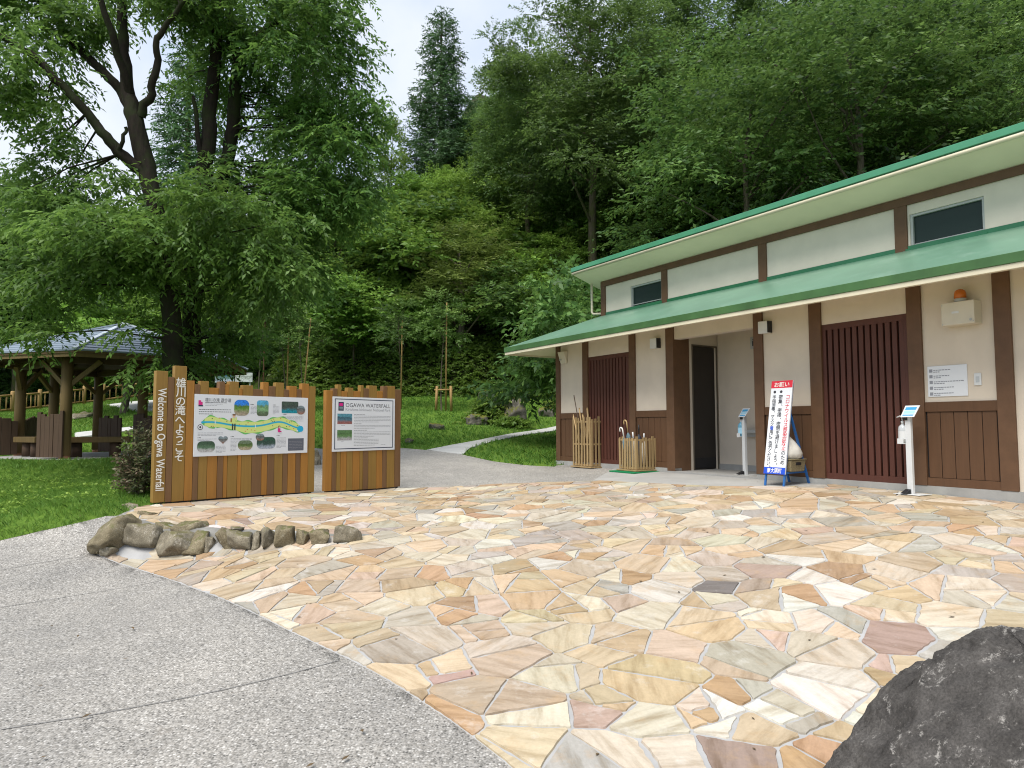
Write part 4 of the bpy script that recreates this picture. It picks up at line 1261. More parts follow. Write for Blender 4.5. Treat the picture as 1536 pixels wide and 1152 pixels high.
# photographs printed on the map
PH = [(.383, .205, .128, .265, .055, 'ph_a'), (.567, .205, .105, .27, .03, 'ph_b'), (.822, .180, .160, .205, .012, 'ph_c'), (.928, .225, .085, .16, .085, 'ph_d'),
      (.098, .845, .140, .175, .045, 'ph_e'), (.420, .835, .128, .16, .05, 'ph_f'), (.605, .805, .170, .20, .05, 'ph_g'), (.548, .705, .078, .115, .06, 'ph_d')]
for k, (u_, v_, w, h, r_, m) in enumerate(PH):
    x, z = mq(u_, v_); b = MB(); w *= W_; h *= Hh
    b.poly(rrect(x, z, w, h, min(r_ * 1.2, w / 2.01, h / 2.01), yM - .0012 * (1 + (k in (3, 7)))), 0)
    b.build('printed_photo', M[m], s1)
x, z = mq(.232, .735); b = MB()      # heart-shaped stone picture
hp = [(16 * math.sin(t) ** 3, 13 * math.cos(t) - 5 * math.cos(2 * t) - 2 * math.cos(3 * t) - math.cos(4 * t)) for t in np.linspace(0, 2 * math.pi, 30)[:-1]]
b.poly([(x + a * .0040, yM - .0012, z + c * .0036) for a, c in hp]); b.build('printed_photo', M['ph_d'], s1)
b = MB()
x, z = mq(.885, .845); b.poly([(x - .125, yM, z - .085), (x + .125, yM, z - .085), (x + .125, yM, z + .085), (x - .125, yM, z + .085)], 3)
lines(b, x - .11, z + .045, .21, 6, .021, .004, 4, yM - .0008, rg)
x, z = mq(.082, .055)
ttl = '雄川の滝 遊歩道'
put_text(b, ttl, (x, yM, z - .045), X3, Z3, .055, 2, 'L', .0, width=W_ * .21)
lines(b, x, z - .055, W_ * .20, 1, .02, .006, 2, yM, rg)
lines(b, x, z - .075, W_ * .14, 2, .018, .004, 1, yM, rg)
x, z = mq(.035, .24); lines(b, x, z, W_ * .26, 3, .028, .007, 2, yM, rg, .25)
x, z = mq(.035, .29)
for u_, v_, w, n in ((.46, .17, .06, 7), (.66, .17, .06, 7), (.755, .335, .20, 6), (.03, .62, .20, 3), (.03, .72, .15, 2), (.175, .84, .08, 6), (.295, .72, .18, 3), (.295, .79, .05, 7), (.70, .72, .09, 9), (.455, .14, .05, 1)):
    x, z = mq(u_, v_); lines(b, x, z, w * W_, n, .0165, .0045, 1, yM, rg)
for u_, v_ in ((.46, .14), (.66, .14), (.755, .30), (.03, .695), (.295, .685), (.70, .68)):
    x, z = mq(u_, v_); lines(b, x + .015, z, .06, 1, .01, .007, 2, yM, rg); b.poly([(x, yM, z - .008), (x + .009, yM, z - .008), (x + .009, yM, z), (x, yM, z)], 5)
x, z = mq(.045, .15)
b.poly([(x - .025, yM, z - .018), (x + .028, yM, z - .018), (x + .028, yM, z + .02), (x + .008, yM, z + .022), (x + .008, yM, z + .04), (x - .025, yM, z + .04)], 0)
b.poly([(x - .025, yM, z - .036), (x + .034, yM, z - .036), (x + .034, yM, z - .019), (x - .025, yM, z - .019)], 5)
b.build('printed_text', [M['ink_pink'], M['ink_grey'], M['ink_mid'], M['panel_grey'], M['ink_grey'], M['ink_navy']], s1)
# --- the notice on the smaller board
t2 = pl2[0][0]
nx0, nx1 = onsign(497.5, 640)[0] - t2, onsign(591, 640)[0] - t2
nz1 = onsign(545, 596.5)[1] - zb2; nz0 = onsign(543, 676)[1] - zb2
W2, H2 = nx1 - nx0, nz1 - nz0
b = MB(); b.box(nx0, nx1, -.018, -.0095, nz0, nz1); b.build('notice_sheet', M['white_board'], s2, bevel=.0015)
def nq(u, v): return nx0 + W2 * u, nz1 - H2 * v
b = MB(); yN = -.0188
def rect(b, u0, u1, v0, v1, m, y=yN):
    xa, za = nq(u0, v0); xb, zb_ = nq(u1, v1); b.poly([(xa, y, zb_), (xb, y, zb_), (xb, y, za), (xa, y, za)], m)
rect(b, .03, .97, .035, .05, 0); rect(b, .03, .97, .945, .96, 0); rect(b, .03, .042, .05, .945, 0); rect(b, .958, .97, .05, .945, 0)
rect(b, .085, .165, .095, .255, 0); rect(b, .098, .152, .115, .17, 3, yN - .001); rect(b, .098, .152, .18, .235, 4, yN - .001)
x, z = nq(.195, .185); put_text(b, 'OGAWA WATERFALL', (x, yN, z), X3, Z3, .085, 2, 'L', .0, width=W2 * .725)
x, z = nq(.195, .255); put_text(b, 'Kirishima-kinkowan National Park', (x, yN, z), X3, Z3, .060, 5, 'L', .0, width=W2 * .725)
for v_, n, w in ((.318, 1, .26), (.345, 5, .60), (.49, 1, .14), (.52, 3, .60), (.612, 1, .27), (.645, 4, .60), (.755, 1, .42), (.785, 5, .40)):
    x, z = nq(.325, v_); lines(b, x, z, w * W2, n, .0225, .0055 + .002 * (n == 1), 5 if n == 1 else 1, yN, rg)
for v_ in (.525, .82):
    x, z = nq(.13, v_); lines(b, x, z, .11, 1, .02, .005, 1, yN, rg)
x, z = nq(.76, .895); lines(b, x, z, .16, 1, .02, .005, 5, yN, rg)
b.build('printed_text', [M['ink_navy'], M['ink_grey'], M['ink_mid'], M['ink_pink'], M['ph_d'], M['ink_grey']], s2)
for v0, v1, m in ((.31, .50, 'ph_h'), (.61, .80, 'ph_i')):
    b = MB(); rect(b, .072, .295, v0, v1, 0); b.build('printed_photo', M[m], s2)

# ------------------------------------------------------------------ hand sanitiser stands
def sanitiser(px, py, label, gel, blab, ang, front=None):
    g = G(px, py)
    if front is not None:      # stands that far out from the wall
        r = ray(px, py); t = (bl(0, -front) - CAM).dot(DI) / r.dot(DI); g = CAM + r * t; g.z = gz(g.x, g.y)
    g.z += .016
    e = tag(empty('sanitiser_stand', g, UA + ang), label, 'sanitiser stand', 'hand sanitiser stands')
    b = MB(); b.box(-.15, .15, -.10, .14, 0, .006); b.build('base_plate', M['white_plastic'], e, bevel=.002)
    b = MB(); b.box(-.032, .032, -.022, .022, .006, .90); b.build('pole', M['white_plastic'], e, bevel=.004)
    b = MB(); b.hexa([(-.05, -.13, .012), (.02, -.13, .012), (.02, -.03, .012), (-.05, -.03, .012), (-.045, -.12, .022), (.015, -.12, .022), (.015, -.03, .06), (-.045, -.03, .06)]); b.build('pedal', M['black'], e, bevel=.004)
    b = MB(); b.hexa([(-.055, -.062, .86), (.10, -.062, .86), (.10, -.055, .86), (-.055, -.055, .86), (-.04, .018, .99), (.125, .018, .99), (.125, .025, .99), (-.04, .025, .99)]); sp = b.build('sign_plate', M['white_board'], e)
    b = MB()
    def sl(u_, v_, y=0): return (-.055 + .155 * u_ + .018 * v_, -.0635 + .08 * v_, .86 + .13 * v_)
    for v0, v1, m in ((.62, .86, 0), (.30, .56, 1), (.12, .22, 0)):
        b.poly([sl(.1, v0), sl(.9, v0), sl(.9, v1), sl(.1, v1)], m)
    b.build('printed_text', [M['sani_blue'], M['sani_pale']], sp)
    b = MB(); b.box(-.105, -.0325, -.05, .05, .56, .57); b.box(-.105, -.035, -.055, -.050, .56, .62); b.build('bottle_holder', M['white_plastic'], e)
    b = MB(); b.tube([(-.072, 0, .842), (-.072, 0, .870), (-.10, -.0, .872), (-.135, 0, .858)], .008, 8); b.box(-.05, .0, -.035, -.0225, .825, .86, 1); b.build('pump_arm', [M['white_plastic'], M['black']], e)
    p = tag(empty('sanitiser_bottle', e.matrix_basis @ Vector((-.070, 0, .572)), UA + ang), blab, 'bottle', 'pump bottles held on the sanitiser stands')
    b = MB(); b.tube([(0, 0, 0), (0, 0, .004), (0, 0, .15), (0, 0, .185), (0, 0, .205), (0, 0, .215)], [.03, .048, .048, .040, .018, .016], 16); b.build('bottle_body', M[gel], p)
    b = MB(); b.tube([(0, 0, .2155), (0, 0, .245)], .017, 12); b.tube([(0, 0, .245), (0, 0, .268)], .007, 8); b.build('pump_cap', M['white_plastic'], p)
    b = MB(); b.tube([(0, 0, .04), (0, 0, .13)], .0487, 16, caps=False); b.build('bottle_label', M['sani_pale' if gel == 'gel_blue' else 'white_plastic'], p)
    return e
M['sani_blue'] = flat('print_light_blue', (.06, .36, .66), .4); M['sani_pale'] = flat('print_pale_blue', (.38, .66, .82), .4)
sanitiser(1367, 739, 'white pedal sanitiser stand in front of the right-hand lattice door', 'bottle_clear', 'clear pump bottle on the stand before the right-hand lattice door', R(-4), .26)
sanitiser(1118, 714, 'white pedal sanitiser stand inside the entrance', 'gel_blue', 'blue pump bottle on the stand inside the entrance', R(-14))

# ------------------------------------------------------------------ leaning A-frame notice
def aframe():
    pl, pr = G(1147, 729), G(1174, 731)
    c = (pl + pr) / 2
    dw = -(c - BO).dot(DI)
    if dw < .62: c = c - DI * (.62 - dw); c.z = gz(c.x, c.y) + .006
    ang = UA + R(2)
    e = tag(empty('standing_sign', c, ang), 'tall narrow white notice stand on blue steel legs with a red heading band', 'notice stand')
    w, hgt, lean = .31, 1.36, .26
    z0 = .155
    def fp(x, t, y=0): return Vector((x, lean * t / hgt + y, t))       # point on the leaning face at height t
    b = MB(); q = []
    for y in (0, .022):
        q += [fp(-w / 2, z0, y), fp(w / 2, z0, y), fp(w / 2, hgt, y), fp(-w / 2, hgt, y)]
    b.hexa([q[0], q[1], q[5], q[4], q[3], q[2], q[6], q[7]]); b.build('board', M['white_board'], e, bevel=.002)
    b = MB()
    for s in (-1, 1):
        x = s * (w / 2 - .02); b.bar(fp(x, -.0, .03), fp(x, hgt - .02, .030), .024, .020, upv=(0, 1, 0))
    b.bar(fp(-w / 2 + .03, .2, .04), fp(w / 2 - .03, .2, .04), .02, .02)
    b.build('front_frame', M['blue_steel'], e)
    top = fp(0, .92, .035)
    for s in (-1, 1):
        x = s * (w / 2 - .02); b = MB(); b.bar((x, top.y, top.z), (x * 1.05, top.y + .36, .015), .024, .022, upv=(0, 1, 0)); b.build('rear_leg', M['blue_steel'], e)
    b = MB()
    for s in (-1, 1):
        x = s * (w / 2 - .02) * .9; b.bar((x, .08, .17), (x, .50, .17), .02, .02)
    b.bar((-.13, .49, .17), (.13, .49, .17), .02, .02); b.build('cross_bar', M['blue_steel'], e)
    dy = -.0012
    def face(b, x0, x1, t0, t1, m, d=dy): b.poly([fp(x0, t0, d), fp(x1, t0, d), fp(x1, t1, d), fp(x0, t1, d)], m)
    b = MB(); face(b, -w / 2, w / 2, hgt - .095, hgt, 0); b.build('heading_band', M['ink_red'], e)
    b = MB(); face(b, -w / 2, w / 2, z0, z0 + .085, 0); b.build('foot_band', M['ink_blue'], e)
    ux = Vector((1, 0, 0)); uz = (fp(0, 1) - fp(0, 0)).normalized()
    b = MB()
    for txt, t in (('お願い', hgt - .076), ('南大隅町', z0 + .018)):
        put_text(b, txt, fp(0, t, -.0024), ux, uz, .07, 0, 'C', .012, width=.22 if txt[0] == 'お' else .21)
    b.build('white_lettering', M['letter_white'], e)
    b = MB()
    c1 = 'コロナウイルス感染症防止のため'
    put_column(b, c1, fp(.105, hgt - .215, -.002), ux, uz, .066, .061, bold=.010, mats=[0] * 12 + [1] * 3)
    c2 = '密集、密接、密閉を避けましょう。'
    put_column(b, c2, fp(.0, hgt - .215, -.002), ux, uz, .064, .059, bold=.010, m=1)
    c3 = '手指消毒、マスク着用にご協力ください。'
    put_column(b, c3, fp(-.095, hgt - .215, -.002), ux, uz, .060, .0512, bold=.010, mats=[1] * 8 + [2] + [1] * 10)
    for x in (0, -.095):
        p = fp(x, hgt - .145, -.002); pts = [p + ux * (.019 * math.cos(a)) + uz * (.019 * math.sin(a)) for a in np.linspace(0, 2 * math.pi, 13)[:-1]]; b.poly(pts, 1)
    b.build('column_lettering', [M['ink_red'], M['ink_mid'], M['ink_blue']], e)
    # basket and sack on the cross bars
    mw = Matrix.Translation(c) @ Matrix.Rotation(ang, 4, 'Z')
    k = tag(empty('storage_basket', mw @ Vector((.03, .30, .182)), ang), 'olive woven basket on the lower bars of the notice stand', 'basket')
    b = MB(); b.hexa([(-.13, -.15, 0), (.13, -.15, 0), (.13, .15, 0), (-.13, .15, 0), (-.145, -.165, .15), (.145, -.165, .15), (.145, .165, .15), (-.145, .165, .15)])
    b.build('body', M['wicker'], k, bevel=.012)
    b = MB(); b.box(.139, .149, -.05, .05, .085, .12); b.build('handle_hole', M['black'], k)
    b = MB(); b.box(-.152, .152, -.172, .172, .15, .162); b.build('rim', M['wicker'], k, bevel=.004)
    sk = tag(empty('sand_sack', mw @ Vector((.04, .30, .346)), ang), 'knotted white cloth sack sitting on the basket behind the notice stand', 'sack')
    prof = [(0, .13), (.02, .155), (.07, .165), (.14, .145), (.22, .10), (.28, .05), (.31, .035), (.33, .05), (.37, .055), (.385, .03), (.39, .005)]
    V, F = [], []; n = 24
    for z, r_ in prof:
        for j in range(n):
            a = 2 * math.pi * j / n; wv = 1 + .05 * math.sin(5 * a + z * 9) + .04 * math.sin(9 * a + 2)
            V.append((r_ * math.cos(a) * wv * .95, r_ * math.sin(a) * wv * 1.15 - max(0, z - .1) * .30, z - .012 * math.sin(3 * a) * (z > .3)))
    for i in range(len(prof) - 1):
        for j in range(n): F.append((i * n + j, i * n + (j + 1) % n, (i + 1) * n + (j + 1) % n, (i + 1) * n + j))
    npmesh('cloth', np.array(V), np.array(F), M['cloth_white'], parent=sk, smooth=True)
aframe()

# ------------------------------------------------------------------ slatted bins with sticks and umbrellas
def slat_bin(name, c, rz, w, h, nsl, label, mid=True, seed=1):
    e = tag(empty(name, c, rz), label, 'slatted bin', 'slatted bins by the left lattice door')
    rg = random.Random(seed)
    b = MB()
    for s in range(4):
        for i in range(nsl):
            x = -w / 2 + .02 + (w - .04) * i / (nsl - 1); hh = h * rg.uniform(.95, 1.06); wd = rg.uniform(.030, .044); lean = rg.uniform(-.012, .012)
            rot = Matrix.Rotation(s * math.pi / 2, 3, 'Z')
            q = [rot @ Vector(p) for p in ((x - wd / 2, -w / 2 - .012, .03), (x + wd / 2, -w / 2 - .012, .03), (x + wd / 2, -w / 2, .03), (x - wd / 2, -w / 2, .03),
                                          (x - wd / 2 + lean, -w / 2 - .012, hh), (x + wd / 2 + lean, -w / 2 - .012, hh), (x + wd / 2 + lean, -w / 2, hh), (x - wd / 2 + lean, -w / 2, hh))]
            b.hexa(q)
    b.build('slats', M['bamboo'], e, bevel=.0015)
    b = MB()
    for z in ((.035, h * .45, h * .9) if mid else (.035, h * .92)):
        for s in range(4):
            rot = Matrix.Rotation(s * math.pi / 2, 3, 'Z')
            q = [rot @ Vector(p) for p in ((-w / 2, -w / 2 + .001, z), (w / 2, -w / 2 + .001, z), (w / 2 - .014, -w / 2 + .014, z), (-w / 2 + .014, -w / 2 + .014, z),
                                          (-w / 2, -w / 2 + .001, z + .03), (w / 2, -w / 2 + .001, z + .03), (w / 2 - .014, -w / 2 + .014, z + .03), (-w / 2 + .014, -w / 2 + .014, z + .03))]
            b.hexa(q)
    b.build('rail', M['bamboo'], e)
    b = MB(); b.box(-w / 2 - .04, w / 2 + .04, -w / 2 - .04, w / 2 + .04, .0, .022); b.build('base_board', M['bamboo'], e, bevel=.003)
    return e
cb1 = G(890, 703) + Vector((.05, .37, 0)); cb1.z = gz(cb1.x, cb1.y) + .004
slat_bin('stick_bin', cb1, R(32), .54, .92, 7, 'taller slatted bin of walking sticks at the left lattice door', True, 1)
mt = G(960, 711) + Vector((.05, .44, 0)); mt.z = ZF - .032
mo = tag(empty('floor_mat', mt, R(30)), 'flat green mat under the umbrella bin', 'mat')
b = MB(); b.box(-.36, .36, -.32, .32, -.012, .012); b.build('mat_sheet', M['mat_green'], mo, bevel=.004)
cb2 = Vector((mt.x, mt.y, mt.z + .017))
slat_bin('umbrella_bin', cb2, R(30), .43, .54, 7, 'shorter slatted bin of umbrellas on the green mat', False, 2)
def stick(c, base, tip, r0, mat, label, crook=False, group=None):
    a, d = c + Vector((tip[0] * .45 + base[0] * .5, tip[1] * .4 + base[1] * .5, .05)), c + Vector(tip)
    e = tag(empty('walking_stick', a, 0), label, 'walking stick', 'walking sticks in the taller slatted bin')
    b = MB(); dv = d - a; m = dv * .5 + Vector((.006, .004, 0)); b.tube([Vector((0, 0, 0)), m, dv], [r0 * .9, r0, r0], 8); b.build('shaft', M[mat], e)
    b = MB(); b.tube([dv, dv * 1.005 + Vector((0, 0, .012))], [r0 * 1.12, r0 * .8], 8); b.build('tip', M[mat], e)
def lo(c, px, py, off=0.0):      # a point above the bin seen at that pixel, at the bin's own distance
    return at(px, py, c.y + off) - c
stick(cb1, (-.02, -.05, .05), lo(cb1, 897, 608), .016, 'stick_pale', 'straight pale stick with a flat top, right-hand one in the taller bin')
stick(cb1, (.0, .05, .05), lo(cb1, 881, 613), .017, 'stick_pale', 'thick pale stick leaning left in the middle of the taller bin')
stick(cb1, (.05, .0, .05), lo(cb1, 874, 622), .015, 'stick_pale', 'short pale stick beside the thick leaning stick in the taller bin')
stick(cb1, (.02, -.02, .05), lo(cb1, 861, 594), .009, 'stick_dark', 'long thin dark stick reaching highest out of the taller bin')
stick(cb1, (-.06, .04, .05), lo(cb1, 869, 613), .012, 'stick_pale', 'thin knobbly stick under the long dark stick in the taller bin')
stick(cb1, (-.09, -.03, .05), lo(cb1, 860, 623), .010, 'stick_pale', 'lowest thin stick at the left corner of the taller bin')
def umbrella(c, base, tip, handle, cloth, label, hook=True):
    a, d = c + Vector((tip[0] * .5 + base[0] * .4, tip[1] * .4 + base[1] * .4, .03)), c + Vector(tip)
    e = tag(empty('umbrella', a, 0), label, 'umbrella', 'furled umbrellas in the shorter bin')
    dv = d - a; n = dv.normalized()
    b = MB(); b.tube([Vector((0, 0, 0)), dv * .10, dv * .40, dv * .70, dv * .78], [.008, .02, .036, .040, .012], 10); b.build('cloth', cloth, e)
    b = MB()
    if hook:
        sx = Vector((U.x, U.y, 0)) * -.035
        path = [dv * .78, dv]
        for k in range(1, 8):
            t = k / 7 * math.pi; path.append(dv + sx * (1 - math.cos(t)) + n * .035 * math.sin(t) * 1.2)
        path.append(dv + sx * 2 - n * .03)
        b.tube(path, .011, 8)
    else: b.tube([dv * .78, dv * .9, dv], [.008, .013, .013], 8)
    b.build('handle', handle, e)
wc = M['cloth_white']; dk = flat('umbrella_dark', (.03, .035, .05), .6); tq = paint('umbrella_tartan', (.10, .16, .19), .7, .3, 30, 0)
umbrella(cb2, (-.06, .02, .02), lo(cb2, 934, 645, -.02), M['letter_white'], tq, 'umbrella with a small white hooked handle at the left of the shorter bin')
umbrella(cb2, (.0, .04, .02), lo(cb2, 940, 634, .02), M['stick_pale'], tq, 'umbrella with a tall tan wooden hooked handle in the shorter bin')
umbrella(cb2, (.05, -.02, .02), lo(cb2, 958, 637, .0), M['black'], dk, 'dark umbrella with a straight black handle in the shorter bin', False)
umbrella(cb2, (.02, -.08, .02), lo(cb2, 949, 648, -.03), M['white_plastic'], wc, 'pale plastic umbrella with a white straight handle in the middle of the shorter bin', False)
umbrella(cb2, (.10, -.05, .02), lo(cb2, 966, 650, .0), M['white_plastic'], wc, 'pale plastic umbrella at the right of the shorter bin', False)

# ------------------------------------------------------------------ pavilion
def pavilion():
    zf = gz(slab_c.x, slab_c.y) + .03
    e = tag(empty('pavilion', (slab_c.x, slab_c.y, zf), 0), 'open hexagonal pavilion of round log posts under a grey-blue metal roof', 'pavilion')
    a0 = 283.5; Rr = 3.15; ez = 3.07 - zf; az = 4.05 - zf
    hx = [Vector((Rr * math.cos(R(a0 + 60 * k)), Rr * math.sin(R(a0 + 60 * k)), ez)) for k in range(6)]
    b = MB()
    nstep = 13
    for k in range(6):
        p, q = hx[k], hx[(k + 1) % 6]; apx = Vector((0, 0, az))
        for i in range(nstep):      # lapped courses: each step lies a little proud of the next
            t0, t1 = i / nstep, (i + 1) / nstep
            A0, B0 = p.lerp(apx, t0), q.lerp(apx, t0); A1, B1 = p.lerp(apx, t1), q.lerp(apx, t1)
            l = Vector((0, 0, .016))
            b.poly([A0 + l, B0 + l, B1, A1]); b.poly([A0, B0, B0 + l, A0 + l])
        b.poly([p - Vector((0, 0, .02)), q - Vector((0, 0, .02)), q, p])
    rf = b.build('roof', M['roof_slate'], e)
    b = MB()
    for k in range(6): b.bar(hx[k] + Vector((0, 0, .025)), Vector((0, 0, az + .03)), .09, .03)
    b.build('ridge_cap', M['roof_edge'], rf)
    b = MB()
    for k in range(6):
        p, q = hx[k] * .985, hx[(k + 1) % 6] * .985; p.z = q.z = ez - .08; b.bar(p, q, .035, .13)
    b.build('eave_board', M['log'], e)
    b = MB()
    for k in range(6):
        p, q = hx[k], hx[(k + 1) % 6]; apx = Vector((0, 0, az - .12))
        b.poly([p - Vector((0, 0, .07)), q - Vector((0, 0, .07)), apx])
    b.build('ceiling', M['log_dark'], e)
    b = MB()
    for k in range(6):
        for t in (0, .25, .5, .75):
            p = hx[k].lerp(hx[(k + 1) % 6], t) * .97; p.z = ez - .12; b.bar(p, Vector((0, 0, az - .19)), .06, .08)
    b.build('rafters', M['log_dark'], e)
    pp = [(29, 16.6), (98, 14.75), (146, 18.9), (213, 17.3), (296, 16.3)]
    pts = []
    for px, y in pp:
        p = at(px, 640, y); pts.append(Vector((p.x - slab_c.x, p.y - slab_c.y, 0)))
    pts.append(Vector((-2.3, .9, 0)))
    for p in pts:
        b = MB(); b.tube([p + Vector((0, 0, .07)), p + Vector((0, 0, 1.2)), p + Vector((0, 0, ez - .05))], [.122, .116, .11], 18); po = b.build('post', M['log'], e)
        b = MB(); b.tube([p + Vector((0, 0, -.02)), p + Vector((0, 0, .075))], .104, 18); b.build('post_shoe', M['copper'], po)
        o = p.normalized(); tdir = Vector((-o.y, o.x, 0))
        for s in (-1, 1):
            b = MB(); b.bar(p + Vector((0, 0, ez - .75)), p + (tdir * s - o * .25) * .62 + Vector((0, 0, ez - .16)), .08, .09); b.build('brace', M['log'], po)
    order = sorted(pts, key=lambda v: math.atan2(v.y, v.x))
    b = MB()
    for p, q in zip(order, order[1:] + order[:1]): b.bar(p + Vector((0, 0, ez - .15)), q + Vector((0, 0, ez - .15)), .12, .14)
    b.build('ring_beam', M['log_dark'], e)
    return zf
pz = pavilion()
def screen(pxa, ya, pxb, yb, ht, label, seed):
    a, c = at(pxa, 640, ya), at(pxb, 640, yb); a.z = c.z = pz
    e = tag(empty('board_screen', a, math.atan2(c.y - a.y, c.x - a.x)), label, 'board screen', 'low stepped board screens of the pavilion')
    L = math.hypot(c.x - a.x, c.y - a.y); rg = random.Random(seed); x = 0; b = MB()
    while x < L - .05:
        w = min(rg.uniform(.11, .19), L - x); b.box(x + .003, x + w - .003, -.02 - rg.uniform(0, .01), .02, .03, ht * rg.uniform(.90, 1.04)); x += w
    b.build('boards', M['log_dark'], e, bevel=.004)
    b = MB(); b.box(.05, L - .05, .021, .06, .25, .33); b.box(.05, L - .05, .021, .06, ht * .7, ht * .7 + .08); b.build('batten', M['log_dark'], e)
screen(57, 14.9, 95, 14.6, 1.0, 'brown stepped board screen against the nearest pavilion post', 1)
screen(-60, 15.6, 27, 16.4, .92, 'dark stepped board screen at the left edge of the pavilion', 2)
screen(33, 17.2, 60, 18.4, .95, 'dark stepped board screen behind the pavilion bench at left', 3)
screen(149, 18.4, 182, 17.9, .98, 'dark stepped board screen at the back pavilion post', 4)
screen(201, 16.9, 246, 16.2, .98, 'brown stepped board screen on the right side of the pavilion', 5)
def bench(pxa, ya, pxb, yb, label, seatz=.46):
    a, c = at(pxa, 640, ya), at(pxb, 640, yb)
    e = tag(empty('log_bench', (a.x, a.y, pz), math.atan2(c.y - a.y, c.x - a.x)), label, 'bench', 'thick plank benches in the pavilion')
    L = math.hypot(c.x - a.x, c.y - a.y); b = MB(); b.box(0, L, -.19, .19, seatz - .13, seatz); b.build('seat', M['log'], e, bevel=.012)
    for x in (.3, L - .3):
        b = MB(); b.tube([(x, 0, .0), (x, 0, seatz - .131)], .12, 14); b.build('leg', M['log_dark'], e)
bench(92, 15.4, 196, 16.0, 'long plank bench right of the nearest pavilion post')
bench(34, 16.2, 66, 15.7, 'short plank bench left of the board screen in the pavilion')

# ------------------------------------------------------------------ log rail fence far left
def fence():
    px = [(-40, 33.0), (18, 35.0), (59, 37), (126, 40.0), (155, 41.0), (192, 42.5), (232, 44.0), (275, 45.5)]
    by = [629, 621, 615, 607, 602.5, 598.5, 595, 592]
    P = [at(x, y_, d) for (x, d), y_ in zip(px, by)]
    for p in P: p.z = gz(p.x, p.y)
    e = tag(empty('rail_fence', P[0], 0), 'pale log rail fence with upright balusters climbing the lawn behind the pavilion', 'fence')
    o = P[0]
    for p in P:
        q = p - o; b = MB(); b.tube([q, q + Vector((0, 0, 1.12)), q + Vector((0, 0, 1.16))], [.10, .10, .07], 10); b.build('post', M['log_pale'], e)
    for p, q in zip(P[:-1], P[1:]):
        p, q = p - o, q - o
        for h in (.22, .95):
            b = MB(); b.tube([p + Vector((0, 0, h)), q + Vector((0, 0, h))], .05, 8); b.build('rail', M['log_pale'], e)
        b = MB(); n = max(3, int((q - p).length / .33))
        for i in range(1, n):
            k = p.lerp(q, i / n); b.tube([k + Vector((0, 0, .22)), k + Vector((0, 0, .95))], .032, 6)
        b.build('balusters', M['log_pale'], e)
fence()
# two picture boards behind the map board
def small_board(px, py, w, h, y, label, face, group):
    p = at(px, py, y); g = gz(p.x, p.y)
    e = tag(empty('picture_board', (p.x, p.y, g), R(18)), label, 'picture board', group)
    zc = p.z - g; b = MB(); b.box(-w / 2, w / 2, -.02, .02, zc - h / 2, zc + h / 2); b.build('board', M['white_board'], e)
    b = MB(); b.box(-w / 2 + .008, w / 2 - .008, -.024, -.021, zc - h / 2 + .008, zc + h / 2 - .008); b.build('picture', face, e)
    for x in (-w / 2 + .08, w / 2 - .08):
        b = MB(); b.tube([(x, .04, 0), (x, .04, zc + h * .4)], .02, 8); b.build('leg', M['alu'], e)
ph1 = photo_mat('board_picture_blue', (.08, .25, .62), (.12, .22, .18), (.45, .52, .62), 6)
ph2 = photo_mat('board_picture_pale', (.62, .66, .64), (.50, .55, .50), (.62, .66, .66), 7)
small_board(337, 566, .58, .36, 22.5, 'blue and white picture board half hidden behind the map board', ph1, None)
small_board(366, 566, .55, .32, 23.5, 'pale picture board half hidden right of the blue one', ph2, None)
# ------------------------------------------------------------------ foliage
def unit(a): return a / np.maximum(1e-9, np.linalg.norm(a, axis=-1, keepdims=True))
def spray_arrays(org, dr, L, nleaf, ll, lw, droop, tint, rg, flatn=.55):
    """twigs: N origins and directions, each with nleaf leaves set alternately along it; returns verts, quads, tint per vertex"""
    N = len(org); L = np.broadcast_to(np.asarray(L, float), (N,))
    t = (np.arange(nleaf) + .6) / nleaf
    t = t[None, :] + rg.uniform(-.04, .04, (N, nleaf))
    dr = unit(dr)
    pos = org[:, None, :] + dr[:, None, :] * (L[:, None] * t)[..., None]
    pos[..., 2] -= droop * L[:, None] * t ** 2
    upv = np.array([0, 0, 1.])
    side = unit(np.cross(dr, upv) + rg.normal(0, .15, (N, 3)))
    sgn = np.where(np.arange(nleaf) % 2 == 0, 1., -1.)[None, :, None]
    tw = dr[:, None, :] * .75 + side[:, None, :] * sgn * .75 + rg.normal(0, .28, (N, nleaf, 3))
    tw[..., 2] -= .25 + droop * .6
    d = unit(tw)
    nrm = unit(upv[None, None, :] * flatn + rg.normal(0, .5, (N, nleaf, 3)) + dr[:, None, :] * .25)
    w = unit(np.cross(d, nrm)); nrm = np.cross(w, d)
    s = rg.uniform(.7, 1.2, (N, nleaf, 1))
    l_, w_ = ll * s, lw * s
    v0 = pos; v1 = pos + d * l_ * .45 + w * w_ * .5 + nrm * w_ * .12; v2 = pos + d * l_ - nrm * l_ * .10; v3 = pos + d * l_ * .45 - w * w_ * .5 + nrm * w_ * .12
    V = np.stack([v0, v1, v2, v3], 2).reshape(-1, 3)
    ti = np.clip(tint[:, None] + rg.normal(0, .10, (N, nleaf)) + .10 * (t - .5), 0, 1)
    T = np.repeat(ti.reshape(-1), 4)
    F = np.arange(N * nleaf * 4).reshape(-1, 4)
    return V, F, T
def leaf_object(name, parts, mat, parent):
    V, F, T, o = [], [], [], 0
    for v, f, t in parts: V.append(v); F.append(f + o); T.append(t); o += len(v)
    return npmesh(name, np.concatenate(V), np.concatenate(F), mat, {'tint': ('POINT', 'FLOAT', np.concatenate(T))}, parent=parent)

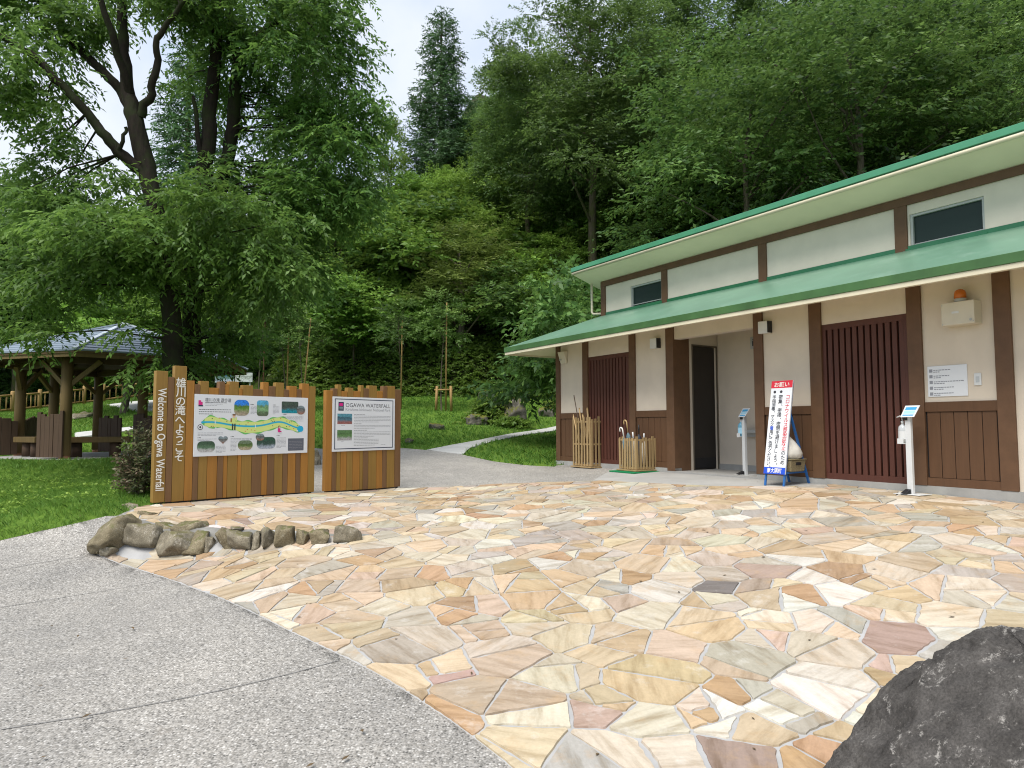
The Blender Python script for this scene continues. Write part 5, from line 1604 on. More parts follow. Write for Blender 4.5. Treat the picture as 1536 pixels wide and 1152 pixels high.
def crown_clumps(rg, n, rx, ry, rz, cz, low=-.55):
    """clump centres through an uneven crown, more of them towards its outside"""
    out = []
    while len(out) < n:
        d = rg.normal(0, 1, 3); d /= np.linalg.norm(d)
        if d[2] < low: continue
        r = rg.random() ** .38
        lump = 1 + .22 * math.sin(3 * math.atan2(d[1], d[0]) + d[2] * 4)
        out.append((d[0] * rx * r * lump, d[1] * ry * r * lump, cz + d[2] * rz * r))
    return np.array(out)
def broadleaf(name, seed, mat, bark_m, h=9.0, r=3.0, base=.28, nclump=46, ntw=26, ll=.22, lw=.10, tw=.75, cr=.85, lean=.0, leafn=10, trunk_r=.16):
    rg = np.random.default_rng(seed)
    e = empty(name, (0, 0, 0))
    rz = h * (1 - base) / 2 * 1.0; cz_ = h - rz
    cl = crown_clumps(rg, nclump, r, r, rz, cz_)
    cl[:, 0] += lean * cl[:, 2]
    parts = []
    ctint = np.clip(.44 + rg.normal(0, .23, nclump) , .02, 1)
    org, dr, L, ti = [], [], [], []
    for c, t0 in zip(cl, ctint):
        d = rg.normal(0, 1, (ntw, 3)); d[:, 2] = np.abs(d[:, 2]) * .75 - .22; d = unit(d)
        out = np.array([c[0], c[1], (c[2] - cz_) * .6]); out = out / max(.2, np.linalg.norm(out))
        d = unit(d + out * .55)
        rr = cr * rg.uniform(.15, .8, (ntw, 1))
        org.append(c + d * rr * np.array([1, 1, .6])); dr.append(d); L.append(np.full(ntw, tw) * rg.uniform(.6, 1.15, ntw)); ti.append(np.clip(t0 + rg.normal(0, .06, ntw), 0, 1))
    parts.append(spray_arrays(np.concatenate(org), np.concatenate(dr), np.concatenate(L), leafn, ll, lw, .25, np.concatenate(ti), rg))
    leaf_object('crown', parts, mat, e)
    b = MB()
    tp = [Vector((lean * z + .12 * math.sin(z * .9 + seed), .12 * math.cos(z * .7 + seed), z)) for z in np.linspace(-.6, h * .82, 9)]
    b.tube(tp, [trunk_r * (1.15 - .95 * i / 8) for i in range(9)], 8, caps=False)
    for c in cl[:: max(1, nclump // 9)]:
        z0 = max(h * base * .8, c[2] - .55 * math.hypot(c[0], c[1]) - .2) ; i = min(7, max(0, int((z0 + .6) / (h * .82 + .6) * 8))); s = tp[i]
        m = s.lerp(Vector(c), .55) + Vector((rg.normal(0, .12), rg.normal(0, .12), .02 * r + rg.normal(0, .1)))
        b.tube([s, m, Vector(c)], [trunk_r * .30, trunk_r * .17, trunk_r * .05], 6, caps=False)
    b.build('trunk', bark_m, e)
    return e
def conifer(name, seed, mat, bark_m, h=15.0, r=2.2, base=.3, trunk_r=.2, levels=30, dens=1.0):
    rg = np.random.default_rng(seed)
    e = empty(name, (0, 0, 0)); org, dr, L, ti = [], [], [], []
    bb = MB()
    for i in range(levels):
        f = i / (levels - 1); z = h * (base + (1 - base) * f * .985)
        R0 = r * (1 - f) ** .72 * (0.72 + .4 * math.sin(f * 9 + seed) ** 2) + .12
        nb = int(6 + 4 * (1 - f)); a0 = rg.uniform(0, 6.28)
        t0 = .45 + rg.normal(0, .08)
        for k in range(nb):
            a = a0 + 6.28 * k / nb + rg.normal(0, .25); Rk = R0 * rg.uniform(.6, 1.12)
            o = np.array([math.cos(a), math.sin(a), 0]); n = max(3, int(Rk * 7 * dens))
            tt = rg.uniform(.25, 1, n)[:, None]
            p = o * Rk * tt + np.array([0, 0, z]) + np.array([0, 0, 1]) * (-.16 * Rk * tt + .10 * Rk * tt ** 3)
            p += rg.normal(0, .16, (n, 3))
            d = o + rg.normal(0, .55, (n, 3)); d[:, 2] += .15
            org.append(p); dr.append(d); L.append(np.full(n, .55)); ti.append(np.clip(t0 + rg.normal(0, .12) + rg.normal(0, .06, n), 0, 1))
            if k % 2 == 0:
                bb.tube([Vector((0, 0, z)), Vector((o[0] * Rk * .8, o[1] * Rk * .8, z - .1 * Rk))], [.035, .012], 5, caps=False)
    parts = [spray_arrays(np.concatenate(org), np.concatenate(dr), np.concatenate(L), 10, .20, .065, .15, np.concatenate(ti), rg, .4)]
    leaf_object('crown', parts, mat, e)
    bb.tube([Vector((0, 0, -.8)), Vector((0, 0, h * .5)), Vector((0, 0, h * .97))], [trunk_r, trunk_r * .6, .03], 9, caps=False)
    bb.build('trunk', bark_m, e)
    return e
def shrub(name, seed, mat, r=1.3, h=1.8, nclump=26, ntw=22, ll=.14, lw=.07):
    return broadleaf(name, seed, mat, M['bark'], h=h, r=r, base=.02, nclump=nclump, ntw=ntw, ll=ll, lw=lw, tw=.42, cr=.45, trunk_r=.04, leafn=9)

# ---- prototypes (first of each kind), then copies
protos = {}
def proto(key, fn):
    protos[key] = [fn, None, 0]
def plant_tree(key, x, y, height, rz=0.0, wide=1.0, zoff=0.0):
    fn, p, n = protos[key]
    if p is None:
        p = fn(); protos[key][1] = p; p['h0'] = HT[key]; e = p
    else:
        e = copy_tree(p)
    protos[key][2] += 1
    s = height / HT[key]
    e.location = (x, y, gz(x, y) + zoff - .05); e.rotation_euler = (0, 0, rz); e.scale = (s * wide, s * wide, s)
    return e
HT = {'oak0': 9, 'oak1': 9, 'oak2': 10, 'fresh0': 8, 'fresh1': 7, 'yellow0': 6, 'cedar0': 15, 'cedar1': 16, 'bush0': 3.2, 'bush1': 2.6, 'sap': 5.2, 'airy': 9, 'giant': 20}
proto('oak0', lambda: broadleaf('evergreen_tree', 1, M['leaf_ever'], M['bark_moss'], 9, 3.1, .10, 92, 30, .16, .075))
proto('oak1', lambda: broadleaf('evergreen_tree', 2, M['leaf_ever'], M['bark'], 9, 2.6, .14, 80, 30, .15, .07, lean=.10))
proto('oak2', lambda: broadleaf('evergreen_tree', 3, M['leaf_ever'], M['bark_moss'], 10, 3.4, .08, 100, 30, .17, .075, lean=-.07))
proto('fresh0', lambda: broadleaf('leafy_tree', 4, M['leaf_fresh'], M['bark'], 8, 2.9, .12, 74, 28, .16, .08, cr=.9))
proto('fresh1', lambda: broadleaf('leafy_tree', 5, M['leaf_fresh'], M['bark'], 7, 2.6, .10, 66, 28, .15, .075, cr=.8))
proto('yellow0', lambda: broadleaf('yellow_green_tree', 6, M['leaf_yellow'], M['bark'], 6, 1.9, .10, 46, 28, .16, .05, cr=.75))
proto('airy', lambda: broadleaf('airy_tree', 12, M['leaf_ever'], M['bark'], 9, 3.0, .16, 72, 26, .14, .07, cr=.9, lean=.08, trunk_r=.13))
proto('cedar0', lambda: conifer('cedar_tree', 7, M['leaf_conifer'], M['bark'], 15, 2.3, .30, dens=1.6))
proto('cedar1', lambda: conifer('cedar_tree', 8, M['leaf_conifer'], M['bark_moss'], 16, 3.0, .10, .25, 36, 1.6))
proto('bush0', lambda: broadleaf('leafy_shrub', 9, M['leaf_fresh'], M['bark'], 3.2, 1.7, .03, 46, 26, .15, .075, tw=.6, cr=.6, trunk_r=.04))
proto('bush1', lambda: broadleaf('leafy_shrub', 10, M['leaf_ever'], M['bark'], 2.6, 1.6, .03, 44, 26, .14, .065, tw=.55, cr=.55, trunk_r=.04))
proto('giant', lambda: broadleaf('tall_tree', 15, M['leaf_ever'], M['bark_moss'], 20, 4.3, .10, 190, 36, .19, .085, tw=.9, cr=1.1, trunk_r=.27))
proto('sap', lambda: broadleaf('young_tree', 11, M['leaf_ever'], M['bark'], 5.2, .85, .36, 26, 13, .12, .055, tw=.5, cr=.4, trunk_r=.035))

KIND = {'oak0': ('tree', 'dark evergreen broadleaf tree of the wood on the slope', 'dark evergreen trees of the wood'),
        'oak1': ('tree', 'dark evergreen broadleaf tree of the wood on the slope', 'dark evergreen trees of the wood'),
        'oak2': ('tree', 'dark evergreen broadleaf tree of the wood on the slope', 'dark evergreen trees of the wood'),
        'giant': ('tree', 'tall dark tree of the wood', 'tall trees of the wood'),
        'fresh0': ('tree', 'bright green broadleaf tree standing in the darker wood', 'bright green trees of the wood'),
        'fresh1': ('tree', 'bright green broadleaf tree standing in the darker wood', 'bright green trees of the wood'),
        'airy': ('tree', 'open-crowned green tree with a leaning pale trunk on the slope', 'open-crowned trees on the slope'),
        'yellow0': ('tree', 'small yellow-green feathery tree at the foot of the wood', 'yellow-green trees at the foot of the wood'),
        'cedar0': ('tree', 'narrow cedar with bare lower trunk among the broadleaf trees', 'cedars in the wood'),
        'cedar1': ('tree', 'dense dark cone-shaped cedar behind the forked tree', 'dense cedars behind the forked tree'),
        'bush0': ('shrub', 'bright green leafy shrub at the edge of the wood', 'bright shrubs at the edge of the wood'),
        'bush1': ('shrub', 'dark green shrub at the edge of the wood', 'dark shrubs at the edge of the wood')}
def put_tree(key, px, y, top, wide=1.0, label=None, rz=None):
    """a tree at distance y whose top shows at pixel row `top`"""
    p = at(px, 640, y); g = gz(p.x, p.y); h = at(px, top, y).z - g
    e = plant_tree(key, p.x, p.y, max(.8, h), rz if rz is not None else TR.uniform(0, 6.28), wide)
    c, l, gr = KIND[key]
    tag(e, label or l, c, None if label else gr)
    return e
TR = random.Random(21)
# trees one can name
put_tree('cedar0', 660, 40, 14, 1.1, 'tall slim cedar rising alone against the sky in the middle', .4)
put_tree('giant', 893, 30.5, -60, 1.0, 'huge dark tree with a mossy upright trunk behind the left end of the building', 1.0)
put_tree('giant', 795, 34, 28, .85, 'big dark tree rounded against the sky right of the tall slim cedar', 2.0)
put_tree('giant', 1045, 37, -110, .9, 'tall tree whose top leaves the picture above the middle of the building roof', 3.0)
put_tree('giant', 1215, 38, -170, .9, 'tall tree farther right whose top leaves the picture above the building roof', 4.0)
put_tree('cedar1', 462, 34, -40, .85, 'dense dark cone-shaped cedar right of the forked tree', .3)
put_tree('cedar1', 270, 38, 30, .9, 'dark cedar seen between the trunks of the forked tree', 1.3)
put_tree('airy', 1110, 23.5, 60, 1.1, 'open-crowned green tree with a bent pale trunk above the middle of the building roof', 5.6)
put_tree('airy', 1330, 21.0, -30, 1.1, 'open-crowned green tree with a leaning trunk above the right half of the building roof', 2.7)
put_tree('fresh0', 583, 36, 185, .42, 'small bright tree against the sky left of the tall slim cedar', .8)
put_tree('yellow0', 690, 30.5, 345, 1.2, 'feathery yellow-green tree below the tall slim cedar', .5)
put_tree('bush1', 870, 17.6, 425, .8, 'dark shrub with upturned leaves right behind the left end of the building', .5)

SKYX = [-400, 0, 60, 160, 230, 330, 400, 530, 555, 600, 690, 740, 800, 860, 2200]
SKYY = [200, 232, 255, 268, 300, 310, 300, 280, 270, 250, 140, 60, 0, -80, -400]
ROOFX = [700, 757, 903, 1000, 1536, 1800]; ROOFY = [900, 522, 400, 362, 185, 100]
def fill(x0, x1, y0, y1, step, keys, wts, hmin, hmax, cond=None, seed=1, top_jit=30, where=None):
    rg = random.Random(seed); n = 0
    y = y0
    while y < y1:
        x = x0 + rg.uniform(0, step)
        while x < x1:
            X, Y = x + rg.uniform(-.35, .35) * step, y + rg.uniform(-.35, .35) * step
            x += step
            if cond and not cond(X, Y): continue
            g = gz(X, Y); h = rg.uniform(hmin, hmax)
            px, ty = proj((X, Y, g + h))
            if px < -110 or px > 1650: continue
            hw = .30 * h / Y * F_
            lim = max(np.interp(px + k * hw, SKYX, SKYY) for k in (-1, -.5, 0, .5, 1)) + rg.uniform(0, top_jit)
            if ty < lim:
                h = at(px, lim, Y).z - g
                if h < hmin * .6: continue
            px, ty = proj((X, Y, g + h))
            if px > 740 and ty > np.interp(px, ROOFX, ROOFY) - 12: continue
            pb = proj((X, Y, g + h * .25))[1]
            if pb < -60: continue
            key = rg.choices(keys, wts)[0]
            e = plant_tree(key, X, Y, h, rg.uniform(0, 6.28), rg.uniform(.9, 1.25)); c, l, gr = KIND[key]
            if where: l, gr = where[c == 'shrub']
            tag(e, l, c, gr); n += 1
        y += step * .9
    print('fill', n)
def behind_foot(a, b):
    def f(X, Y):
        fy = np.interp(X, FX, FY); k = 1.45 if X > 3.5 else 1.0
        d = (Y - fy) / math.sqrt(1 + (k if X > 3.5 else .2) ** 2)
        return a < d < b
    return f
fill(-13, 9, 28, 40, 2.2, ['bush0', 'bush1', 'fresh1'], [6, 2, 2], 2.4, 4.6, behind_foot(.6, 2.8), 3)
fill(-13, 9, 30, 44, 3.0, ['fresh0', 'fresh1', 'oak1', 'yellow0', 'bush0'], [4, 4, 2, .6, 2], 4.0, 7.0, behind_foot(2.6, 8), 4)
fill(-13, 12, 34, 62, 3.8, ['oak0', 'oak1', 'oak2', 'fresh0', 'airy'], [4, 3, 3, 1.6, .6], 7, 10.5, behind_foot(8, 26), 5)
fill(5, 40, 8, 30, 2.6, ['bush0', 'bush1', 'oak1', 'fresh1'], [3, 3, 1, 2], 2.5, 5.0, behind_foot(.8, 4.5), 6)
fill(6, 45, 8, 50, 3.6, ['oak0', 'oak1', 'oak2', 'fresh0', 'airy', 'fresh1'], [3, 3, 3, 2, 2, 2], 6, 9.5, behind_foot(4.5, 24), 7)
# left background beyond the fence
FAR = (('tall leafy tree of the far wood beyond the rail fence', 'trees beyond the rail fence'), ('leafy shrub just beyond the rail fence', 'shrubs beyond the rail fence'))
fill(-42, -13, 47, 66, 4.2, ['oak0', 'oak1', 'fresh0', 'oak2'], [3, 3, 2, 3], 15, 23, None, 8, 50, FAR)
fill(-52, -13, 34, 56, 3.0, ['bush0', 'bush1', 'fresh1'], [2, 4, 2], 2.4, 5.0, lambda X, Y: np.interp(X, [-52, -34, -22, -13], [38, 45.5, 47.5, 35]) < Y < 11 + np.interp(X, [-52, -34, -22, -13], [40, 45.5, 47.5, 35]), 9, 30, FAR)
fill(-17, -11.5, 24, 33, 2.6, ['fresh1', 'oak1', 'bush0'], [3, 2, 3], 3, 6.5, lambda X, Y: X < -11 and Y > 25 and not (X < -15 and Y > 29), 10, 30, (('leafy tree on the lawn edge behind the pavilion roof', 'trees on the lawn edge behind the pavilion'), ('leafy shrub on the lawn edge behind the pavilion roof', 'shrubs on the lawn edge behind the pavilion')))

# ---- young trees on the lawn with their stakes
for px, y, top, lab, frame in ((665, 25.0, 430, 'young tree inside a low square stake frame on the lawn', True), (598, 25.5, 445, 'young tree behind the right edge of the smaller sign board', False),
                          (450, 24.0, 450, 'young tree behind the right half of the map board tied to a pale leaning pole', False), (427, 24.5, 440, 'young tree behind the middle of the map board with a straight pole', False),
                          (391, 24.0, 430, 'young tree with a brown pole behind the middle of the map board', False)):
    p = at(px, 640, y); g = gz(p.x, p.y)
    e = plant_tree('sap', p.x, p.y, at(px, top, y).z - g, TR.uniform(0, 6), 1.0); tag(e, lab, 'young tree')
    s = tag(empty('tree_stake', (p.x + .10, p.y - .12, g), 0), {665: 'square frame of two posts and a crossbar with a tall pole round a young tree', 598: 'tall pole beside the young tree at the right edge of the smaller sign board',
            450: 'pale leaning pole standing behind the right half of the map board', 427: 'straight pale pole behind the middle of the map board', 391: 'brown pole behind the map board left of the straight pale pole'}[px], 'tree stake')
    b = MB(); lean = .25 if px == 450 else .02
    b.tube([Vector((0, 0, 0)), Vector((lean, .02, 3.3 if px != 665 else 4.0))], [.032, .022], 7); b.build('pole', M['brown_board'] if px in (391,) else M['log_pale'], s)
    if frame:
        for dx in (-.36, .20):
            b = MB(); b.tube([Vector((dx, 0, 0)), Vector((dx * .9, 0, .92))], .05, 8); b.build('post', M['log_pale'], s)
        b = MB(); b.tube([Vector((-.42, .0, .78)), Vector((.25, .0, .79))], .030, 8); b.build('crossbar', M['log_pale'], s)

# ---- the forked tree by the pavilion: trunks drawn as limbs, foliage as drooping sprays
def forked_tree(name, label, limbs, fol, seed, y0, nleaf=13):
    rg = np.random.default_rng(seed)
    base = at(*limbs[0][0][:2], y0); g = gz(base.x, base.y)
    o = Vector((base.x, base.y, g)); e = tag(empty(name, o), label, 'tree')
    b = MB()
    first = True
    allp = []
    for li, pts in enumerate(limbs):
        P, Rr = [], []
        for px, py, dy, w in pts:
            p = at(px, py, y0 + dy) - o; P.append(p); Rr.append(w * .46 / F_ * (y0 + dy))
        if li == 0: P.insert(0, Vector((P[0].x, P[0].y, -.3))); Rr.insert(0, Rr[0] * 1.3)
        # smooth
        Q, W = [], []
        for i in range(len(P) - 1):
            for k in range(4):
                t = k / 4
                p0, p1, p2, p3 = P[max(0, i - 1)], P[i], P[i + 1], P[min(len(P) - 1, i + 2)]
                q = 0.5 * ((2 * p1) + (p2 - p0) * t + (2 * p0 - 5 * p1 + 4 * p2 - p3) * t * t + (3 * p1 - p0 - 3 * p2 + p3) * t ** 3)
                q += Vector(rg.normal(0, .018, 3)); Q.append(q); W.append(Rr[i] * (1 - t) + Rr[i + 1] * t)
        Q.append(P[-1]); W.append(Rr[-1]); b.tube(Q, W, 10, caps=False); allp += Q
    parts = []; tips = []
    for (px, py, dy, rx, ry, rd, n, tl, tnt) in fol:
        c = at(px, py, y0 + dy) - o; k = (y0 + dy) / F_
        ncl = max(3, n // 26); cl = rg.normal(0, 1, (ncl, 3)); cl = unit(cl) * (rg.random((ncl, 1)) ** .45)
        C = np.array(c)[None, :] + cl * np.array([rx * k, rd, ry * k])
        per = n // ncl
        for cc in C:
            t0 = tnt + rg.normal(0, .17); d = rg.normal(0, 1, (per, 3)); d[:, 2] = d[:, 2] * .35 - .05
            outw = cc - np.array(c); d = unit(unit(d) + outw / max(.3, np.linalg.norm(outw)) * .5)
            org = cc + rg.normal(0, .22, (per, 3)) * np.array([1, 1, .6])
            parts.append(spray_arrays(org, d, rg.uniform(.35, .65, per), nleaf, .125, .048, .5, np.clip(t0 + rg.normal(0, .06, per), 0, 1), rg, .75))
        for cc in C[::3]: tips.append(Vector(cc))
    for t in tips:
        s = min(allp, key=lambda q: (q - t).length_squared)
        if (s - t).length < 3.2:
            m = s.lerp(t, .5) + Vector((0, 0, .12)); b.tube([s, m, t], [.022, .014, .005], 5, caps=False)
    b.build('trunk', M['bark_dark'], e)
    leaf_object('crown', parts, M['leaf_big'], e)
    return e
forked_tree('forked_tree', 'large dark-barked tree forking into leaning limbs in front of the pavilion',
    [[(262, 560, 0, 34), (256, 470, 0, 30), (250, 390, .1, 29), (232, 300, .1, 28), (214, 235, .1, 30), (203, 180, .1, 27), (192, 130, .15, 21), (186, 60, .2, 17), (180, -40, .3, 13), (176, -160, .4, 9)],
     [(222, 262, .1, 20), (190, 240, 0, 19), (165, 215, -.1, 17), (140, 180, -.2, 15), (105, 140, -.3, 14), (60, 95, -.4, 13), (0, 52, -.6, 11), (-90, -5, -.8, 8)],
     [(206, 190, .1, 18), (188, 150, .3, 16), (165, 118, .4, 15), (130, 85, .5, 13), (100, 50, .6, 12), (75, 5, .7, 10), (45, -70, .9, 7)],
     [(195, 140, .1, 14), (172, 60, -.3, 12), (155, 10, -.5, 10), (135, -70, -.7, 7)],
     [(214, 175, .1, 15), (226, 140, 0, 13), (234, 100, -.1, 12), (238, 60, -.2, 10), (262, 20, -.3, 8), (300, -30, -.4, 6)],
     [(175, 232, -.1, 8), (186, 205, -.2, 6), (188, 190, -.2, 5)]],
    [(190, 375, -.5, 120, 50, 1.3, 420, .5, .45), (140, 395, -.4, 95, 48, 1.2, 420, .5, .46), (330, 330, -.5, 110, 58, 1.3, 430, .5, .47), (250, 315, .6, 150, 50, 1.4, 400, .5, .42),
     (120, 330, .3, 90, 55, 1.2, 330, .5, .42), (45, 440, .2, 80, 38, 1.1, 280, .5, .45), (390, 390, -.1, 85, 60, 1.2, 380, .5, .48), (40, 505, -.5, 50, 18, .6, 60, .5, .42), (205, 505, -.5, 40, 12, .5, 26, .5, .42), (320, 420, .8, 60, 50, 1.0, 160, .5, .36),
     (25, 95, -.5, 60, 55, 1.0, 237, .5, .36), (50, 20, .3, 90, 45, 1.2, 336, .5, .36), (150, 20, .2, 60, 40, 1.0, 154, .5, .36), (230, -20, .0, 90, 40, 1.2, 280, .5, .36), (110, 170, .2, 40, 40, .7, 84, .5, .36), (20, -80, .2, 160, 60, 1.5, 364, .5, .4),
     (95, 250, .8, 70, 40, 1.0, 210, .5, .36), (20, 160, .3, 30, 40, .8, 84, .5, .36), (240, 545, .2, 40, 30, .6, 90, .45, .42)], 5, 12.6)
forked_tree('twin_stem_tree', 'dark tree with two upright stems just right of the forked tree',
    [[(285, 560, 0, 30), (290, 470, 0, 28), (298, 380, 0, 27), (306, 290, 0, 26), (312, 210, 0, 25), (318, 140, .1, 22), (325, 60, .1, 19), (328, -40, .2, 15), (330, -160, .3, 10)],
     [(300, 380, 0, 24), (325, 300, .2, 22), (342, 230, .3, 22), (352, 160, .3, 21), (358, 100, .4, 19), (372, 70, .5, 15), (400, 45, .5, 12), (440, 10, .4, 9), (480, -50, .3, 6)],
     [(354, 110, .3, 16), (346, 50, .4, 13), (344, -30, .5, 10), (340, -130, .6, 7)],
     [(303, 310, 0, 12), (294, 170, -.2, 7), (288, 145, -.2, 5)]],
    [(440, 90, .2, 110, 75, 1.4, 640, .5, .36), (490, 200, .3, 62, 85, 1.1, 420, .5, .36), (400, 20, .1, 120, 60, 1.4, 480, .5, .35), (500, 30, .4, 55, 60, 1.0, 260, .5, .36), (480, 300, .3, 75, 60, 1.1, 360, .5, .36),
     (430, 200, .8, 70, 70, 1.0, 320, .5, .34), (320, 60, .5, 70, 50, 1.0, 190, .5, .36), (330, 130, 1.0, 60, 50, .8, 130, .5, .34), (310, -60, .2, 180, 60, 1.5, 330, .5, .34), (430, 300, -.2, 70, 50, 1.0, 260, .5, .46),
     (370, 280, .8, 80, 40, 1.0, 180, .5, .38), (450, 400, .3, 60, 50, .9, 220, .5, .44), (545, 120, .3, 14, 90, .5, 60, .45, .42), (520, 250, .3, 40, 60, .7, 130, .5, .36), (330, 510, .4, 70, 32, .8, 220, .5, .36)], 6, 13.6)

# ---- ivy, bank and plants
def ivy(name, cx, cyp, w, h, n, mat, label, cat, seed, ll=.10, lift=0.0):
    rg = np.random.default_rng(seed); g = G(cx, cyp); k = g.y / F_; g.z += lift
    e = tag(empty(name, g), label, cat)
    u_ = rg.normal(0, .42, (n, 2)); r2 = np.clip(1 - (u_ ** 2).sum(1) * .9, .02, 1)
    x = u_[:, 0] * w * k / 2 * 1.1; y = u_[:, 1] * w * k / 2 * .7; z = r2 ** .6 * h * k * rg.uniform(.3, 1, n)
    zz = gz_np(x + g.x, y + g.y) - g.z + lift
    org = np.stack([x, y, zz + z], 1); d = rg.normal(0, 1, (n, 3)); d[:, 2] = np.abs(d[:, 2]) * .6
    leaf_object('foliage', [spray_arrays(org, d, .22, 7, ll, ll * .75, .2, np.clip(.5 + rg.normal(0, .15, n), 0, 1), rg)], mat, e)
    b = MB()
    for i in range(0, n, max(1, n // 14)): b.tube([Vector((x[i] * .5, y[i] * .5, zz[i] - .05)), Vector(org[i])], [.012, .004], 5, caps=False)
    b.build('stem', M['bark'], e)
    return e
ivy('ivy_patch', 735, 636, 62, 40, 620, M['leaf_fresh'], 'bright ivy creeping over the left side of the big mossy rock', 'ivy', 1)
ivy('ivy_patch', 770, 642, 52, 13, 220, M['leaf_fresh'], 'low ivy along the foot of the big mossy rock', 'ivy', 2)
ivy('grass_tuft', 764, 636, 44, 16, 260, M['leaf_yellow'], 'yellowish grass tuft on top of the big mossy rock', 'grass tuft', 3, .12, .72)
ivy('weed_plant', 826, 618, 26, 14, 90, M['leaf_yellow'], 'low yellowish weeds by the rock next to the building corner', 'weed', 4)
def red_shrub():
    rg = np.random.default_rng(77); g = at(211, 700, 8.8); g.z = gz(g.x, g.y)
    e = tag(empty('sign_shrub', g), 'bushy shrub with reddish young leaves left of the map board', 'shrub')
    n = 420; d = unit(rg.normal(0, 1, (n, 3))); d[:, 2] = np.abs(d[:, 2]); r_ = rg.random((n, 1)) ** .4
    org = d * r_ * np.array([.20, .24, .78]) + np.array([0, 0, .03])
    dd = d * np.array([1, 1, .5]) + rg.normal(0, .4, (n, 3)); dd[:, 2] += .5
    leaf_object('foliage', [spray_arrays(org, dd, .16, 8, .055, .026, .05, np.clip(.42 + .25 * (d[:, 2] < .55) * (d[:, 0] < 0) + rg.normal(0, .18, n), 0, 1), rg)], M['leaf_shrub'], e)
    b = MB()
    for k in range(9): a = k * .7; b.tube([Vector((.03 * math.cos(a), .03 * math.sin(a), -.05)), Vector((.16 * math.cos(a), .16 * math.sin(a), .5))], [.012, .005], 5, caps=False)
    b.build('stem', M['bark'], e)
red_shrub()

# ---- ground cover of the bank at the foot of the wood, and of the slope
def cover(name, n, region, ll, lw, mat, seed, tw, nleaf, hmax, tint):
    rg = np.random.default_rng(seed); x, y = region(rg, n)
    z = gz_np(x, y); org = np.stack([x, y, z + rg.random(n) ** 2 * hmax], 1)
    d = rg.normal(0, 1, (n, 3)); d[:, 1] -= .5; d[:, 2] = np.abs(d[:, 2]) * .5
    nz = np.array([mnoise.noise(Vector((a * .5, b_ * .5, seed))) for a, b_ in zip(x, y)])
    o = leaf_object(name, [spray_arrays(org, d, tw, nleaf, ll, lw, .3, np.clip(tint + .35 * nz + rg.normal(0, .1, n), 0, 1), rg)], mat, None)
    return tag(o, kind='stuff')
def bank_reg(rg, n):
    x = rg.uniform(-12, 6.5, n); fy = np.interp(x, FX, FY); return x, fy + rg.uniform(-.15, 1.9, n)
cover('bank_ground_cover', 6200, bank_reg, .13, .07, M['leaf_yellow'], 1, .3, 7, .35, .40)
cover('bank_ivy', 4200, bank_reg, .17, .10, M['leaf_fresh'], 2, .35, 7, .5, .3)
def slope_reg(rg, n):
    x = rg.uniform(-14, 34, n); fy = np.interp(x, FX, FY); return x, fy + rg.uniform(1.5, 26, n)
cover('slope_undergrowth', 9000, slope_reg, .30, .14, M['leaf_ever'], 3, .7, 8, .9, .35)
def left_reg(rg, n):
    x = rg.uniform(-60, -14, n); return x, rg.uniform(0, 14, n) + np.interp(x, [-60, -34, -22, -14], [44, 45.5, 47.5, 36])
cover('far_undergrowth', 5000, left_reg, .34, .16, M['leaf_ever'], 4, .8, 8, 1.4, .3)

# ---- lawn grass
def grass(name, n, x0, x1, y0, y1, hb, wb, seed, cond=None, tuft=5):
    rg = np.random.default_rng(seed); x = rg.uniform(x0, x1, n); y = rg.uniform(y0, y1, n)
    keep = ~holes(x, y)
    if cond is not None: keep &= cond(x, y)
    x, y = x[keep], y[keep]; n = len(x)
    x = np.repeat(x, tuft) + rg.normal(0, .022, n * tuft); y = np.repeat(y, tuft) + rg.normal(0, .022, n * tuft); n = len(x)
    z = gz_np(x, y) - .012 + np.where((y > 9) & (x > -13), .5 * .05 * np.sin(x * 1.7 + 1.3 * np.sin(y * .9)) * np.sin(y * 1.4 + x * .4), 0)
    p = np.stack([x, y, z], 1); a = rg.uniform(0, 6.28, n); w = np.stack([np.cos(a), np.sin(a), np.zeros(n)], 1) * wb * rg.uniform(.6, 1.3, (n, 1))
    hh = hb * rg.uniform(.4, 1.25, n); le = rg.normal(0, .55, (n, 2)) * hh[:, None]
    tip = p + np.stack([le[:, 0], le[:, 1], hh], 1); mid = p + np.stack([le[:, 0] * .35, le[:, 1] * .35, hh * .6], 1)
    V = np.stack([p - w, p + w, mid + w * .7, tip, mid - w * .7], 1).reshape(-1, 3); F = np.arange(n * 5).reshape(-1, 5)
    nz = np.sin(x * 2.1 + np.sin(y * 1.3) * 2) * np.sin(y * 1.9 + x) * .12
    T = np.repeat(np.clip(.58 + nz + rg.normal(0, .16, n), 0, 1), 5)
    o = npmesh(name, V, F, M['grass_blade'], {'tint': ('POINT', 'FLOAT', T)}); return tag(o, kind='stuff')
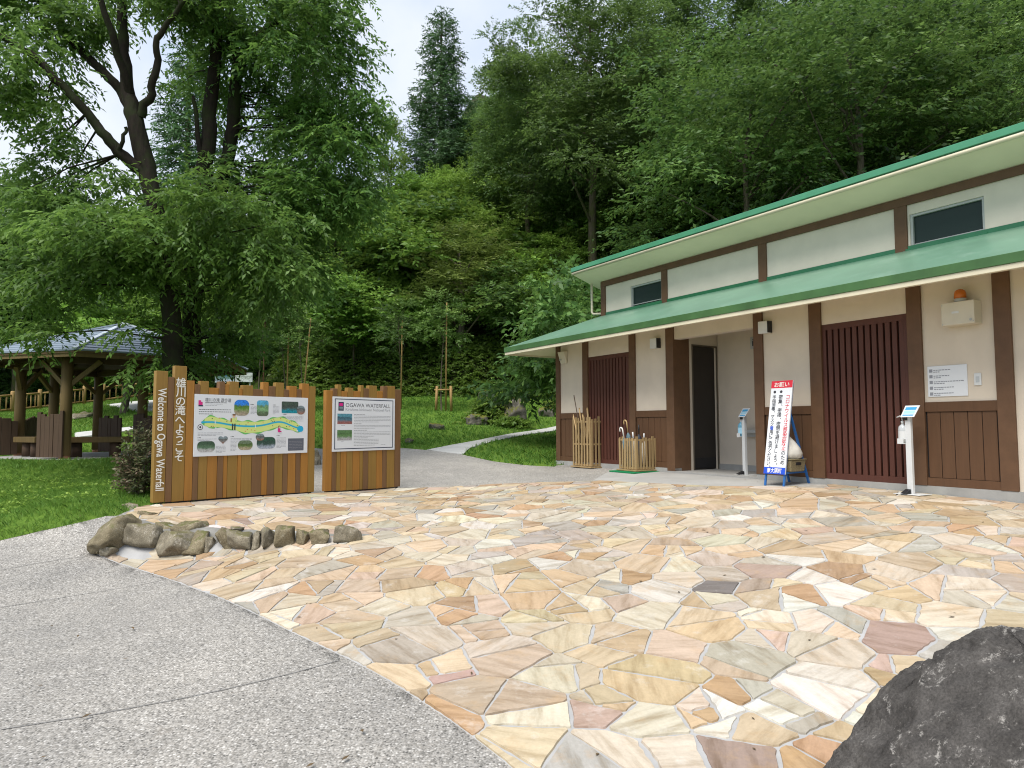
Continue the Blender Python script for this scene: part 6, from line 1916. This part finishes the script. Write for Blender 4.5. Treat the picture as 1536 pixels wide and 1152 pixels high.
grass('lawn_grass', 46000, -14.5, -3.9, 6.3, 15.5, .055, .0035, 1, None, 5)
grass('lawn_grass', 36000, -22, 4.5, 13.2, 30, .085, .009, 2, lambda x, y: (y < np.interp(x, FX, FY) + .3), 4)
grass('lawn_grass', 16000, -40, -9, 22, 48, .12, .022, 3, lambda x, y: (np.abs(x / y) < 1.15) & (y < 47), 4)
# clover patches in the near lawn
def clover():
    rg = np.random.default_rng(5); n = 900
    c = np.stack([rg.uniform(-9.5, -4.6, 40), rg.uniform(7, 13.5, 40)], 1); i = rg.integers(0, 40, n); x = c[i, 0] + rg.normal(0, .18, n); y = c[i, 1] + rg.normal(0, .18, n)
    k = ~holes(x, y); x, y = x[k], y[k]; n = len(x); z = gz_np(x, y); org = np.stack([x, y, z + rg.uniform(.0, .04, n)], 1)
    d = rg.normal(0, 1, (n, 3)); d[:, 2] = np.abs(d[:, 2])
    tag(leaf_object('clover', [spray_arrays(org, d, .07, 5, .035, .03, .1, np.clip(.6 + rg.normal(0, .15, n), 0, 1), rg, 1.2)], M['leaf_fresh'], None), kind='stuff')
clover()

# ---- a few dead leaves and crumbs blown over the paving
def litter():
    rg = np.random.default_rng(8); n = 150
    x = rg.uniform(-5, 4.5, n); y = rg.uniform(2.6, 10.5, n); org = np.stack([x, y, gz_np(x, y) + .0175], 1)
    d = rg.normal(0, 1, (n, 3)); d[:, 2] = 0
    a = rg.uniform(0, 6.28, n); u_ = np.stack([np.cos(a), np.sin(a), np.zeros(n)], 1); v_ = np.stack([-np.sin(a), np.cos(a), np.zeros(n)], 1); s = rg.uniform(.008, .028, (n, 1))
    up_ = np.array([0, 0, 1.])
    V = np.stack([org - u_ * s, org + v_ * s * .4 + up_ * s * .25, org + u_ * s + up_ * s * .3, org - v_ * s * .4 + up_ * s * .2], 1).reshape(-1, 3)
    tag(npmesh('fallen_leaves', V, np.arange(4 * n).reshape(-1, 4), paint('dead_leaf', (.10, .065, .03), .8, .4, 3, 0)), kind='stuff')
litter()
